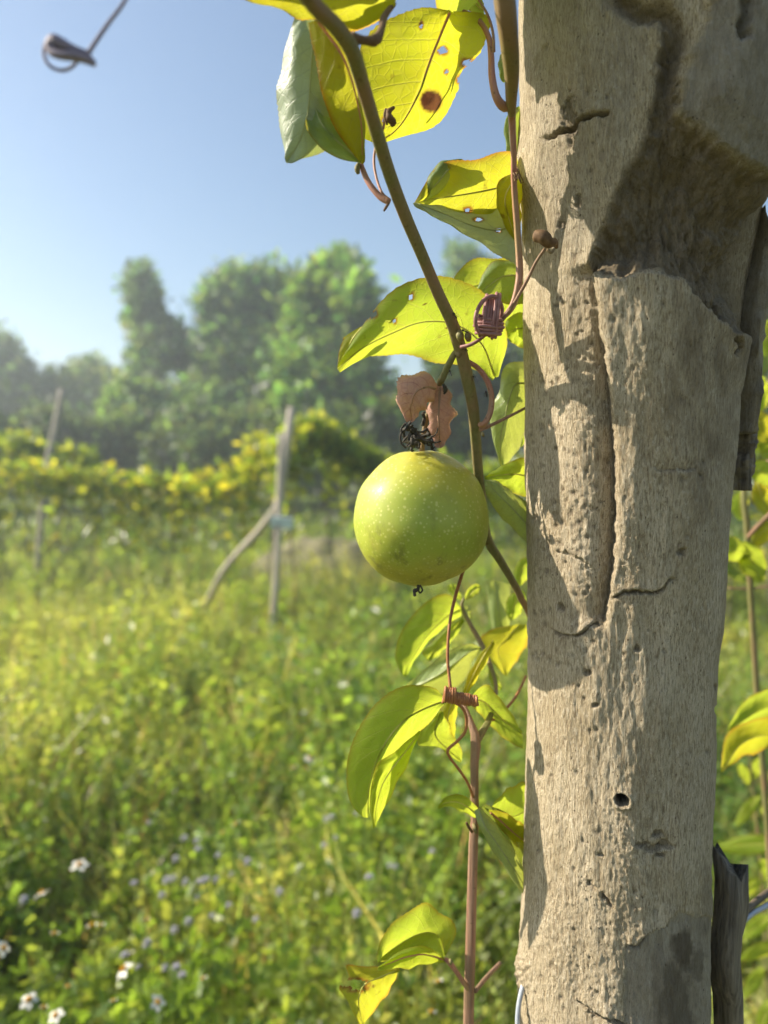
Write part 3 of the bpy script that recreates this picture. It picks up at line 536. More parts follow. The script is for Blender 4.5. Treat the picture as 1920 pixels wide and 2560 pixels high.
for kind, x, y, lab, tilt, s in [
    ('bloom', 199, 2165, 'white petalled daisy with orange centre standing tallest at the lower left', (0.5, 0.1), 1.25),
    ('bloom', 105, 2236, 'white daisy seen from behind, left of the tallest daisy', (-1.3, -0.5), 1.1),
    ('faded', 136, 2338, 'small orange daisy head with hardly any petals at the left', (0.4, 0.2), 1.1),
    ('faded', 231, 2318, 'yellow daisy head, larger of a touching pair', (0.7, 0), 1.35),
    ('faded', 252, 2317, 'small orange daisy head, smaller of a touching pair', (0.3, 0.3), 0.9),
    ('bloom', 311, 2425, 'daisy tilted to the left with yellow centre and white petals below', (0.6, -0.7), 1.1),
    ('bloom', 392, 2508, 'white daisy near the bottom edge, right of the tilted one', (0.7, 0.8), 0.9),
    ('bloom', 72, 2502, 'daisy with orange centre and white petals in the lower left corner', (0.9, 0.2), 1.0),
    ('faded', 108, 2522, 'pale yellow daisy head close to the bottom left corner', (0.3, 0.4), 0.9),
    ('bloom', 7, 2372, 'white daisy cut off by the left edge', (0.9, 1.0), 1.0),
    ('faded', 172, 2470, 'white daisy bud above the bottom left corner', (0.2, -0.3), 0.9),
    ('faded', 365, 2302, 'pale cream daisy bud below the lavender flowers', (0.2, 0.3), 0.9),
    ('faded', 559, 2084, 'cream daisy head bent left, lower of two in front of the dark weeds', (0.2, -0.7), 1.0),
    ('faded', 591, 2063, 'cream daisy head bent left, upper of two in front of the dark weeds', (0.3, -0.6), 1.15),
    ('faded', 734, 1922, 'far yellow daisy head, leftmost of three left of the big hanging leaf', (0.3, -0.2), 1.3),
    ('faded', 764, 1925, 'far yellow daisy head, lower right of three left of the big hanging leaf', (0.3, 0.2), 1.3),
    ('bloom', 775, 1898, 'far white daisy, topmost of three left of the big hanging leaf', (0.6, 0.3), 1.2),
    ('faded', 284, 2505, 'tiny orange daisy head low down right of the left corner', (0.3, 0), 0.8),
    ('faded', 508, 2450, 'tiny orange daisy head alone in the lower middle of the meadow', (0.3, 0), 0.8),
    ('faded', 1096, 2458, 'orange daisy head just left of the brown vine stem', (0.5, 0), 1.0),
    ('faded', 1077, 2534, 'orange daisy head at the bottom edge left of the brown vine stem', (0.5, 0.2), 1.0),
    ('bloom', 140, 2541, 'white daisy at the very bottom edge near the left corner', (0.9, -.3), 0.9)]:
    flower(kind, x, y, lab, (tilt[0] * .35, tilt[1] * .8), h=0.45 + 0.03 * random.random(), s=s * .72, group=DG)
TL = {(461, 2097): 'lavender flower head standing highest of the dense patch', (335, 2210): 'lavender flower head just left of the dense patch', (620, 2155): 'lavender flower head at the far right of the dense patch', (373, 2058): 'lone pale lavender flower head above the tallest daisy', (60, 2250): 'lavender flower head beside the daisy seen from behind', (892, 2285): 'lone lavender flower head above the cupped leaf', (1080, 2130): 'pinkish lavender flower head nearest the brown vine stem', (890, 2035): 'lavender flower head just below the tip of the big hanging leaf', (815, 2050): 'left of two touching lavender flower heads below the big hanging leaf', (829, 2044): 'right of two touching lavender flower heads below the big hanging leaf', (312, 2390): 'lavender flower head just above the tilted daisy', (345, 2420): 'lavender flower head just right of the tilted daisy', (700, 2230): 'lone lavender flower head in the open grass middle of the meadow', (530, 2290): 'lavender flower head lowest on the right below the dense patch'}
for i, (x, y) in enumerate([(461, 2097), (493, 2103), (495, 2125), (440, 2148), (545, 2140), (620, 2155), (335, 2210), (418, 2202), (434, 2196), (465, 2205), (500, 2207), (514, 2201), (578, 2187), (405, 2240), (490, 2245), (572, 2265), (530, 2290), (437, 2325), (470, 2305), (312, 2390), (413, 2420), (440, 2420), (455, 2440), (345, 2420), (368, 2360), (815, 2050), (829, 2044), (890, 2035), (810, 2115), (840, 2095), (892, 2285), (373, 2058), (975, 2165), (988, 2168), (923, 2195), (1080, 2130), (60, 2250), (640, 2300), (700, 2230), (540, 2200)]):
    flower('tuft', x, y, TL.get((x, y)) or ('small lavender flower head in the dense patch right of the tallest daisy' if 380 < x < 660 and y < 2260 else 'small lavender flower head low in the meadow below the dense lavender patch' if x < 720 else 'small lavender flower head in the loose group left of the brown vine stem'), (random.uniform(-.3, .5), random.uniform(-.3, .3)), h=0.40 + 0.06 * random.random(), s=random.uniform(0.6, 0.95), group='lavender flower heads scattered in the meadow')

# ------------------------------------------------------------------ the pale trunk
def project(P):
    v = P - np.array(CAM); x = v @ np.array(RIGHT); y = v @ np.array(UP); z = v @ np.array(FWD)
    return 960 + F * x / z, 1280 - F * y / z
def pl_dist(px, py, pts):
    """distance to a polyline, signed side (+ = right of / below its direction), and position along it 0..1"""
    best = np.full(px.shape, 1e9); side = np.zeros(px.shape); along = np.zeros(px.shape); pts = np.asarray(pts, float); n = len(pts) - 1
    for k in range(n):
        a, b = pts[k], pts[k + 1]; e = b - a; l2 = e @ e
        t = np.clip(((px - a[0]) * e[0] + (py - a[1]) * e[1]) / l2, 0, 1); dx = px - a[0] - t * e[0]; dy = py - a[1] - t * e[1]; d = np.hypot(dx, dy)
        m = d < best; best = np.where(m, d, best); side = np.where(m, np.sign(e[0] * (py - a[1]) - e[1] * (px - a[0])), side); along = np.where(m, (k + t) / n, along)
    return best, side, along
def poly_sd(px, py, pts):
    """signed distance to a polygon, negative inside"""
    d, _, _ = pl_dist(px, py, list(pts) + [pts[0]]); ins = np.zeros(px.shape, bool); q = np.asarray(pts, float); j = len(q) - 1
    for i in range(len(q)):
        c = ((q[i][1] > py) != (q[j][1] > py)) & (px < (q[j][0] - q[i][0]) * (py - q[i][1]) / (q[j][1] - q[i][1] + 1e-12) + q[i][0]); ins ^= c; j = i
    return np.where(ins, -d, d)
RHO = 0.372
def trunk_axis(t):
    ts = [-3200, -700, 0, 250, 430, 560, 700, 1000, 1400, 1800, 2200, 2380, 2480, 2700, 4000, 7400]
    Ls = [1330, 1285, 1289, 1292, 1281, 1294, 1304, 1309, 1314, 1321, 1321, 1314, 1309, 1312, 1300, 1250]
    Rs = [2120, 2110, 2060, 2010, 1960, 1930, 1900, 1848, 1826, 1808, 1806, 1812, 1816, 1822, 1850, 1900]
    L = np.interp(t, ts, Ls); R = np.interp(t, ts, Rs); aL = np.arctan((L - 960) / F); aR = np.arctan((R - 960) / F); am = (aL + aR) / 2
    rad = RHO * np.sin((aR - aL) / 2); x = RHO * np.sin(am); y = RHO * np.cos(am)
    z = CAM.z + UP.z * (1280 - t) / F * y - math.sin(PITCH) * y
    return x, y, z, rad, am
HOLLOW = [(1650, 60), (1700, 95), (1694, 250), (1690, 300), (1760, 335), (1850, 415), (1930, 438), (2040, 470), (2040, 700), (1960, 800), (1900, 860), (1800, 800), (1700, 700), (1640, 676), (1600, 676), (1550, 694), (1510, 684), (1465, 668), (1505, 560), (1560, 430), (1605, 350), (1640, 230)]
LOBE = [(1692, 305), (1700, 215), (1755, 70), (1790, -120), (2300, -140), (2300, 440), (1930, 436), (1870, 428), (1850, 410), (1800, 372), (1750, 333)]
SEAM = [(1466, 650), (1482, 710), (1497, 830), (1515, 960), (1527, 1100), (1531, 1250), (1526, 1400), (1510, 1520), (1498, 1575)]
def trunk_relief(px, py, front):
    h = np.zeros(px.shape); brown = np.zeros(px.shape); grey = np.zeros(px.shape); dark = np.zeros(px.shape)
    wx = px + 7 * fbm(px / 28, py / 28, 3); wy = py + 7 * fbm(px / 28 + 40, py / 28, 3, vn2)
    # broad flutes, fibres, crust
    h += 1.5 * fbm(px / 130, py / 520, 3) + 0.36 * fbm(px / 24, py / 110, 4, vn2) + 0.20 * fbm(px / 6, py / 22, 3, vn3)
    crust = sstep(-0.1, 0.55, fbm(px / 160 + 9, py / 230 + 2, 3, vn3)) * sstep(1700, 1560, px); h += crust * 0.4 * np.abs(fbm(px / 9, py / 12, 3, vn2))
    wx = wx + 3 * fbm(px / 6, py / 6, 2, vn3); wy = wy + 3 * fbm(px / 6 + 9, py / 6, 2, vn2)
    # hollow with an overhanging lobe at its upper right
    sd = poly_sd(wx, wy, HOLLOW); inn = sstep(8, -26, sd); deep = sstep(0, -130, sd)
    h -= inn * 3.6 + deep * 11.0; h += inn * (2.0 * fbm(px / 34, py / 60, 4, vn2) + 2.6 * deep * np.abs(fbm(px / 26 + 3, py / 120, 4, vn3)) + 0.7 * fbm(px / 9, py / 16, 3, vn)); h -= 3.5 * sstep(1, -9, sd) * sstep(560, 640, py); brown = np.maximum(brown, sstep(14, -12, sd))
    sl = poly_sd(wx, wy, LOBE); h += sstep(14, -14, sl) * 3.6 + sstep(0, -120, sl) * 3.0; grey = np.maximum(grey, sstep(4, -10, sl)); brown *= sstep(-6, 6, sl)
    lf = poly_sd(wx, wy, [(1320, -80), (1560, -80), (1640, 60), (1640, 150), (1600, 330), (1520, 520), (1470, 640), (1380, 640), (1330, 500), (1305, 350), (1310, 150)]); grey = np.maximum(grey, 0.55 * sstep(20, -60, lf))
    d, s, a = pl_dist(wx, wy, [(1850, -60), (1846, 20), (1838, 80), (1828, 130)]); h -= 6 * np.exp(-(d / 9) ** 2) * sstep(1, .8, a)
    d, s, a = pl_dist(wx, wy, [(1545, 0), (1600, 30), (1660, 30), (1685, 60), (1690, 130)]); h -= 5.5 * np.exp(-(d / 20) ** 2); brown = np.maximum(brown, np.exp(-(d / 28) ** 2))
    # seam between the two columns
    d, s, a = pl_dist(wx * .6 + px * .4, py, SEAM); st = sstep(0, .06, a) * sstep(1.0, .93, a)
    left = (s > 0); lefts = np.exp(-(d / 62) ** 2) * 0.55 + np.exp(-(d / 20) ** 2) * 0.45; rights = np.exp(-(d / 11) ** 2)
    h -= st * 6.5 * np.where(left, lefts, rights); h += st * np.where(left, 0, 3.4 * sstep(0, 12, d) * np.exp(-(d / 330) ** 2)) * sstep(1.0, .55, a)
    dark = np.maximum(dark, 0.6 * st * np.exp(-(d / 7) ** 2))
    sb = poly_sd(wx * .5 + px * .5, wy, [(1464, 674), (1508, 690), (1552, 700), (1600, 682), (1645, 684), (2000, 800), (2000, 1150), (1531, 1150), (1515, 960), (1497, 830)]); h += 2.6 * sstep(3, -9, sb) * sstep(1800, 1600, px) * sstep(1140, 780, py)
    # left column foot, cracks and steps: (line, step above, slit depth, slit width)
    for pts, stp, dep, wid in [([(1345, 352), (1400, 325), (1450, 300), (1490, 283), (1530, 281)], 0.8, 5.0, 5.0),
                               ([(1372, 1572), (1405, 1584), (1440, 1590), (1462, 1577), (1485, 1562), (1512, 1572)], 1.2, 2.6, 3.5),
                               ([(1516, 1506), (1550, 1486), (1585, 1478), (1632, 1484), (1650, 1470), (1662, 1453), (1700, 1449)], 1.1, 3.4, 3.6),
                               ([(1625, 1174), (1680, 1173), (1735, 1170)], -0.7, 0.6, 4.0),
                               ([(1552, 2367), (1598, 2362), (1613, 2330), (1632, 2322), (1652, 2318), (1672, 2292), (1696, 2278)], 1.3, 2.2, 3.2),
                               ([(1440, 2502), (1480, 2530), (1520, 2542), (1570, 2568), (1620, 2590)], 1.0, 4.0, 4.2),
                               ([(1862, 640), (1856, 720), (1850, 800), (1846, 900)], 1.0, 4.0, 4.5),
                               ([(1382, 1372), (1420, 1380), (1450, 1400), (1475, 1425)], 0.8, 1.2, 4.0),
                               ([(1510, 2235), (1525, 2262)], 0, 2.5, 5.0), ([(1468, 2205), (1480, 2220)], 0, 2.2, 5.0)]:
        d, s, a = pl_dist(wx * .8 + px * .2, wy * .8 + py * .2, pts); en = sstep(0, .14, a) * sstep(1, .86, a) if stp or len(pts) > 2 else 1.0
        h += en * (stp * np.where(s < 0, np.exp(-(d / 26) ** 2), 0) - dep * np.exp(-(d / wid) ** 2)); dark = np.maximum(dark, 0.55 * en * np.exp(-(d / (wid * .8)) ** 2) * (1 if dep > 2 else 0.3))
    # borer hole, its depth shade also put into the dark mask; scars
    q = np.hypot((px - 1555) / 18 + (py - 1997) / 60, (py - 1997 - (px - 1555) * .35) / 14.5); q = q + 0.10 * fbm(px / 8, py / 8, 2); h -= 9 * sstep(1.12, 0.8, q); h += 0.9 * np.exp(-((q - 1.35) / .25) ** 2); dark = np.maximum(dark, 0.9 * sstep(1.1, 0.9, q))
    for cx, cy, rx, ry in [(1640, 2082, 14, 9), (1605, 2108, 20, 7), (1630, 2120, 26, 9), (1664, 2110, 15, 12), (1652, 2138, 14, 5), (1490, 1762, 8, 7), (1595, 1622, 8, 7), (1470, 1680, 9, 9), (1405, 1518, 9, 11), (1698, 1378, 12, 8), (1500, 2136, 9, 7), (1795, 1775, 6, 12), (1790, 1720, 6, 9), (1440, 500, 9, 22), (1420, 300, 20, 60), (1395, 560, 10, 12)]:
        q = np.hypot((px - cx) / rx, (py - cy) / ry) + 0.35 * fbm(px / 9, py / 9, 2); m = sstep(1.25, 0.6, q); h -= 1.5 * m; dark = np.maximum(dark, 0.45 * m)
    r = np.random.default_rng(17)
    for k in range(230):
        lower = r.random() < .5; cx = r.uniform(1325, 1500 if r.random() < .75 else 1780); cy = r.uniform(700, 1650) if lower else r.uniform(100, 2560); rr = r.uniform(2.5, 6.5)
        i0 = (np.abs(px - cx) < 14) & (np.abs(py - cy) < 18) & front
        if i0.any():
            m = np.exp(-(((px[i0] - cx) / rr) ** 2 + ((py[i0] - cy) / (rr * 1.3)) ** 2)); h[i0] -= 0.7 * m; dark[i0] = np.maximum(dark[i0], 0.45 * m)
    # bare brown wood down the right side, smoother grey wood under the lower flake
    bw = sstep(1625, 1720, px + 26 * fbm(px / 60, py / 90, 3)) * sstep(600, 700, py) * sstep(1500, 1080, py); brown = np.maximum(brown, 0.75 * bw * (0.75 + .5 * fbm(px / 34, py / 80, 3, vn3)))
    br2 = poly_sd(wx, wy, [(1560, 2372), (1700, 2282), (1800, 2300), (1806, 2900), (1570, 2900)]); grey = np.maximum(grey, 0.8 * sstep(6, -6, br2)); h -= 0.8 * sstep(6, -6, br2)
    for cx, cy, rx, ry, am in [(1712, 2380, 30, 60, .6), (1690, 2500, 45, 110, .45), (1640, 2470, 14, 120, .25), (1745, 2420, 22, 40, .35), (1770, 2250, 20, 90, .2)]:
        q = np.hypot((wx - cx) / rx, (wy - cy) / ry) + .3 * fbm(px / 22, py / 50, 3); dark = np.maximum(dark, am * sstep(1.15, .55, q)); brown = np.maximum(brown, am * sstep(1.3, .6, q))
    # knot bulge on the lit edge
    h += 3.0 * np.exp(-(((px - 1290) / 50) ** 2 + ((py - 440) / 45) ** 2)) + 2.5 * np.exp(-(((px - 1312) / 20) ** 2 + ((py - 2425) / 45) ** 2)) * (1 + .5 * fbm(px / 6, py / 6, 2))
    return h, np.clip(np.stack([brown, grey, dark], -1), 0, 1)
def build_trunk():
    t = np.concatenate([np.linspace(-3200, -220, 40)[:-1], np.arange(-220, 2780, 3.0), np.linspace(2780, 7400, 60)])
    ph = np.radians(np.concatenate([np.linspace(-104, 104, 330), np.linspace(104, 256, 44)[1:-1]])); n = len(ph)
    x, y, z, rad, am = [q[:, None] for q in trunk_axis(t)]
    nx = -np.sin(am) * np.cos(ph) + np.cos(am) * np.sin(ph); ny = -np.cos(am) * np.cos(ph) - np.sin(am) * np.sin(ph)
    P = np.stack([x + rad * nx, y + rad * ny, np.broadcast_to(z, nx.shape)], -1)
    px, py = project(P); front = np.broadcast_to(np.abs(ph) < math.radians(104), px.shape)
    inframe = front & (py > -260) & (py < 2800)
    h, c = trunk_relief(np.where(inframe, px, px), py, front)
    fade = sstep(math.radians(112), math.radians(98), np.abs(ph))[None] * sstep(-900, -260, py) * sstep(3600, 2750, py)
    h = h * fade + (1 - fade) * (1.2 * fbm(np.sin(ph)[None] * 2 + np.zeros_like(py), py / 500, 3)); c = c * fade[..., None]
    P = P + np.stack([nx, ny, np.zeros_like(nx)], -1) * (h * 0.001)[..., None]
    i = np.arange(len(t) - 1)[:, None] * n; j = np.arange(n)[None]; j2 = (j + 1) % n
    Q = np.stack([i + j, i + n + j, i + n + j2, i + j2], -1).reshape(-1, 4)
    ax = trunk_axis(np.array([7075.0])); base = Vector((float(ax[0][0]), float(ax[1][0]), 0))
    t_ = thing('weathered_tree', base, 'pale weathered tree trunk with peeling bark filling the right side', 'tree')
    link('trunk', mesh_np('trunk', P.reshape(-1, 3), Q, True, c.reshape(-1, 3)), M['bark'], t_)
    # slab of old bark standing off on the right edge
    def slab(pts, mat, seed, thick):
        n = 60; q = catmull([(a, b, d * 3000, w) for a, b, d, w in pts], n); m = 14; V = []
        for k in range(n):
            c = at_np(q[k, 0], q[k, 1], q[k, 2] / 3000); w = q[k, 3] / F * q[k, 2] / 3000 / 2
            for a in np.linspace(0, 2 * math.pi, m, endpoint=False):
                f = 1 + .28 * float(fbm(np.array(a * 2.2), np.array(k * .16 + seed), 3)); V.append(c + np.array([math.cos(a) * w * f, math.sin(a) * thick * f, (0.006 * float(vn(np.array(a * 3.0), np.array(seed + .5))) - .005 * math.cos(a)) * max(0, 1 - k / 4) if k < 4 else 0]))
        V = np.array(V); i = np.arange(n - 1)[:, None] * m; j = np.arange(m)[None]; j2 = (j + 1) % m; Qs = np.stack([i + j, i + n * 0 + m + j, i + m + j2, i + j2], -1).reshape(-1, 4)
        T = np.concatenate([Qs[:, [0, 1, 2]], Qs[:, [0, 2, 3]]]); c0 = len(V); V = np.vstack([V, V[:m].mean(0), V[c0 - m:c0].mean(0)]); jj = np.arange(m)
        return V, np.concatenate([T, np.stack([np.full(m, c0), jj, (jj + 1) % m], -1), np.stack([np.full(m, c0 + 1), c0 - m + (jj + 1) % m, c0 - m + jj], -1)])
    V, T = slab([(1893, 560, .352, 12), (1895, 650, .352, 44), (1888, 740, .352, 64), (1874, 840, .354, 60), (1866, 1000, .358, 50), (1858, 1085, .36, 46)], None, 3.3, .010); cc = np.tile((0.05, .8, .0), (len(V), 1))
    link('bark_slab', mesh_np('bark_slab', V, T, True, cc), M['bark'], t_)
    V, T = slab([(1868, 1060, .367, 46), (1860, 1130, .367, 46), (1857, 1185, .367, 40), (1852, 1226, .368, 26)], None, 8.1, .007); link('bark_slab', mesh_np('bark_slab', V, T), M['old_wood'], t_)
    V, T = slab([(1826, 2150, .368, 80), (1830, 2230, .368, 74), (1814, 2330, .368, 60), (1812, 2420, .368, 70), (1828, 2600, .378, 70), (1828, 3400, .38, 80), (1820, 6700, .385, 90)], None, 5.5, .010)
    b = Vector(V[-1]); b.z = 0; tag(link('wooden_stake', mesh_np('wooden_stake', V, T), M['old_wood'], None, b), 'dark splintered stake end close against the lower right of the trunk', 'stake', 'stakes')
build_trunk()

# ------------------------------------------------------------------ leaves
def leaf(parent, mat, d0, Lp, Mp, Rp, nv=54, nu=22, serr=0.03, teeth=26, bulge=1.2, ripple=0.6, quilt=0.25, holes=(), name='leaf', seed=0, rib=None, tx=-0.18, ty=None, spots=(), raw=False):
    """living leaf lofted edge - midrib - edge; points are (px, py, depth offset in mm)"""
    ty = (0.45 if mat in ('leaf_bright', 'leaf_yellow', 'leaf_spot') else 0.15) if ty is None else ty   # how the blade leans to the light
    mx = 0 if raw else sum(p[0] for p in Mp) / len(Mp); my = 0 if raw else sum(p[1] for p in Mp) / len(Mp); kk = d0 / F * 1000
    def path(pts):
        if raw: return catmull([tuple(p) for p in pts], nv)
        q = catmull([(p[0], p[1], (d0 * 1000 + (p[2] if len(p) > 2 else 0) + kk * (ty * (p[1] - my) - tx * (p[0] - mx))) * 5) for p in pts], nv); return at_np(q[:, 0], q[:, 1], q[:, 2] / 5000)
    Lw, Mw, Rw = path(Lp), path(Mp), path(Rp); v = np.linspace(0, 1, nv)
    s = np.linspace(-1, 1, 2 * nu + 1); rows = []
    tooth = (np.abs(((v * teeth + seed * .3) % 1) - .5) * 2) ** 0.7 - .5
    tooth = serr * tooth * (0.6 + 0.8 * (vn(v * 9 + seed, v * 0 + 2) > -.3)) + serr * 1.2 * fbm(v * 5 + seed * 3.1, v * 0 + 7.7, 2)
    tang = np.gradient(Mw, axis=0); tang /= np.linalg.norm(tang, axis=1)[:, None] + 1e-9
    for sv in s:
        E = Lw if sv < 0 else Rw; a = abs(sv); e = E - Mw
        k = a * (1 + (tooth * a ** 4)); p = Mw + e * k[:, None]
        nrm = np.cross(e / (np.linalg.norm(e, axis=1)[:, None] + 1e-6), tang) * (1 if sv < 0 else -1)
        off = bulge * math.sin(math.pi * a) + ripple * a ** 2 * np.sin(v * 21 + seed * 2.1 + (1.5 if sv < 0 else 0)) * np.sin(np.pi * v) + quilt * np.abs(np.sin(np.pi * (v * 7 - a * 1.9))) * np.sin(np.pi * a) + 0.5 * fbm(v * 4 + seed, np.full(nv, sv * 2.0 + seed), 2)
        rows.append(p + nrm * (off * .001)[:, None])
    G = np.stack(rows, 1); W = 2 * nu + 1
    V = G.reshape(-1, 3); i = np.arange(nv - 1)[:, None] * W; j = np.arange(W - 1)[None]
    Q = np.stack([i + j, i + W + j, i + W + j + 1, i + j + 1], -1).reshape(-1, 4)
    if holes:
        c = V[Q].mean(1); hx, hy = project(c); keep = np.ones(len(Q), bool)
        for (cx, cy, rx, ry) in holes: keep &= np.hypot((hx - cx) / rx, (hy - cy) / ry) + .25 * fbm(hx / 9, hy / 9, 2) > 1
        Q = Q[keep]
    col = np.zeros((len(V), 3)); col[:, 2] = 0; vx, vy = project(V)
    for (cx, cy, rx, ry) in holes: col[:, 0] = np.maximum(col[:, 0], sstep(2.1, 1.2, np.hypot((vx - cx) / rx, (vy - cy) / ry) + .3 * fbm(vx / 8, vy / 8, 2)))
    for (cx, cy, rx, ry) in spots: q = np.hypot((vx - cx) / rx, (vy - cy) / ry) + .08 * fbm(vx / 8, vy / 8, 2); col[:, 1] = np.maximum(col[:, 1], sstep(1.08, .9, q)); col[:, 0] = np.maximum(col[:, 0], .5 * sstep(1.4, 1.0, q))
    uv = np.stack([np.tile(s * .5 + .5, nv), np.repeat(v, W)], -1)
    o = link(name, mesh_np(name, V, Q, True, col, uv), M[mat], parent)
    rr = np.linspace(0.0006, 0.00018, nv - 4) * (1.0 if rib else 0.75); Vt, Tt = tube_arr(Mw[1:-3], rr, 6); link('midrib', mesh_np('midrib', Vt, Tt), M[rib or ('midrib_dull' if mat in ('leaf_green', 'leaf_pale', 'leaf_grey') else 'midrib')], o)
    return o
M['midrib'] = simple_mat('midrib', (0.52, 0.50, 0.10), (0.60, 0.55, 0.14), (400, 400, 400), 0.5, 0.1, 0.0002)
M['midrib_dull'] = simple_mat('midrib_dull', (0.30, 0.34, 0.12), (0.36, 0.38, 0.16), (400, 400, 400), 0.5, 0.1, 0.0002)
M['midrib_pink'] = simple_mat('midrib_pink', (0.45, 0.16, 0.10), (0.5, 0.26, 0.10), (400, 400, 400), 0.5, 0.1, 0.0002)

# vine A: the olive stem slanting across the picture
base = at(1300, 1490, .40)
A = thing('passion_vine', base, 'olive green vine stem slanting down from the top past the fruit, with leaves', 'vine')
px_tube('stem', [(560, -420, .17, 37.8), (680, -150, .195, 39.6), (770, -5, .212, 39.6), (838, 65, .226, 39.6), (878, 125, .236, 39.6), (905, 210, .25, 36.1), (932, 300, .262, 34.4), (968, 420, .28, 32.7), (1010, 535, .296, 31.0), (1055, 640, .31, 29.2), (1095, 735, .322, 29.2), (1128, 805, .331, 30.1), (1143, 850, .336, 32.7), (1153, 885, .339, 31.0), (1168, 950, .345, 31.3), (1182, 1020, .352, 28.5), (1189, 1100, .360, 26.6), (1195, 1180, .368, 24.7), (1205, 1260, .376, 22.8), (1216, 1345, .381, 23.8), (1246, 1395, .384, 19.9), (1276, 1445, .388, 18.1), (1302, 1495, .394, 17.1), (1340, 1600, .42, 17.1), (1400, 2000, .44, 17.1), (1420, 3200, .45, 17.1), (1420, 6400, .46, 17.1)], M['stem'], A, 260, 12, 0.03)
px_tube('petiole', [(880, 95, .236, 30), (905, 100, .238, 22), (938, 100, .24, 26), (952, 78, .245, 20), (962, 40, .255, 16), (985, 10, .265, 12)], M['dry_brown'], A, 30, 9, .12)
px_tube('petiole', [(973, 505, .29, 17), (950, 492, .291, 16), (925, 462, .292, 15), (910, 432, .293, 14), (902, 402, .294, 11), (905, 370, .294, 7)], M['stem_pink'], A, 30, 9)
px_tube('tendril', [(975, 500, .291, 7), (955, 482, .293, 7), (940, 440, .296, 7), (935, 395, .298, 7), (945, 345, .30, 7), (958, 320, .30, 7), (961, 295, .30, 6)], M['stem_pink'], A, 36, 7)
px_tube('tendril', [(972, 508, .29, 7), (964, 520, .289, 8), (960, 527, .288, 5)], M['dry_brown'], A, 10, 6)
px_tube('bud', [(897, 408, .293, 8), (893, 422, .292, 15), (896, 434, .292, 9)], M['stem'], A, 10, 8)
px_tube('petiole', [(1150, 890, .337, 18), (1140, 880, .338, 16), (1120, 915, .343, 17), (1102, 955, .347, 17)], M['stem'], A, 16, 9)
px_tube('tendril', [(1152, 868, .330, 10), (1175, 862, .327, 10), (1200, 848, .325, 9), (1215, 835, .323, 9)], M['tendril_mauve'], A, 16, 7)
px_tube('petiole', [(1172, 905, .345, 13), (1195, 920, .347, 13), (1217, 950, .348, 14), (1229, 990, .348, 14), (1226, 1030, .348, 15), (1212, 1058, .347, 15), (1200, 1062, .350, 14)], M['stem_pink'], A, 30, 9)
px_tube('tendril', [(1200, 1075, .352, 11), (1230, 1062, .353, 9), (1265, 1045, .354, 8), (1306, 1024, .358, 7), (1330, 1010, .37, 6)], M['stem_brown'], A, 20, 7)
for x, y, rr in [(1150, 840, 13), (1170, 842, 11), (1207, 1086, 5)]:
    px_tube('bud', [(x - 2, y - rr, .331, rr * .8), (x, y, .33, rr * 1.7), (x + 2, y + rr, .331, rr * .9)], M['stem'], A, 9, 8)
leaf(A, 'leaf_grey', .284, [(738, 40), (713, 120, 2), (699, 200, 3), (694, 270, 4), (705, 345, 3), (717, 405)], [(790, 40, 2), (782, 120, -5), (775, 210, -6), (768, 290, -6), (748, 355, -3), (717, 406)], [(850, 50, 3), (860, 150, 4), (868, 240, 5), (866, 320, 4), (815, 376, 3), (718, 408)], seed=1, bulge=2.2)
leaf(A, 'leaf_yellow', .276, [(772, 55, 4), (790, 160, 2), (805, 240, 0), (824, 292, 0), (856, 350, 0), (903, 408, -3)], [(792, 50, 0), (850, 130, -4), (876, 190, -5), (893, 255, -5), (904, 320, -5), (906, 409, -3)], [(800, 48, 6), (858, 128, 4), (884, 190, 4), (901, 255, 3), (910, 320, 1), (908, 409, -3)], seed=2, bulge=.8, rib='midrib_pink')
leaf(A, 'leaf_green', .282, [(903, 408, 2), (860, 400), (815, 380), (778, 345), (764, 305), (776, 250, 2)], [(904, 404, 2), (870, 375), (835, 345, -2), (805, 310, -2), (790, 275), (786, 240, 2)], [(905, 395, 2), (890, 345, 4), (870, 300, 4), (845, 260, 4), (815, 225, 4), (796, 220, 4)], seed=3)
leaf(A, 'leaf_yellow', .255, [(985, -60), (900, -75, 4), (780, -60, 6), (670, -40, 4), (560, -30, 0)], [(990, -30), (900, -20, -6), (780, -10, -6), (680, -6, -3), (560, -30, 0)], [(980, 30), (905, 76, 2), (790, 62, 4), (705, 24, 3), (560, -28, 0)], seed=4, ripple=1.2)
leaf(A, 'leaf_green', .262, [(985, 5, 0), (940, 52), (890, 70, 2), (848, 55), (836, 20)], [(990, -30), (940, -10, -3), (895, 10, -4), (860, 15), (834, 8)], [(1010, -120), (950, -90), (900, -60), (860, -30), (834, 0)], seed=5)
leaf(A, 'leaf_bright', .356, [(1238, 945, -6), (1268, 850, -6), (1238, 765, -2), (1170, 708), (1080, 692, 2), (985, 722, 3), (905, 815, 0), (843, 920, -4)], [(1237, 944, -7), (1205, 862, -10), (1140, 812, -8), (1060, 805, -6), (985, 830, -6), (905, 870, -6), (843, 921, -4)], [(1234, 946, -6), (1195, 926, 2), (1150, 915, 4), (1090, 906, 6), (1020, 889, 8), (925, 892, 6), (843, 922, -3)], tx=-.42, ty=.5, seed=6, nv=72, nu=28, serr=.022, spots=[(985, 800, 4, 4), (1060, 760, 3, 3), (1120, 820, 3, 3)], holes=[(925, 786, 13, 9), (988, 804, 4, 5), (1030, 742, 5, 7)], bulge=2.2)
leaf(A, 'leaf_yellow', .348, [(858, 846, 0), (848, 878), (843, 920)], [(908, 815), (880, 850, -3), (844, 921)], [(912, 818), (890, 868), (846, 924)], seed=7, nv=24, nu=8)

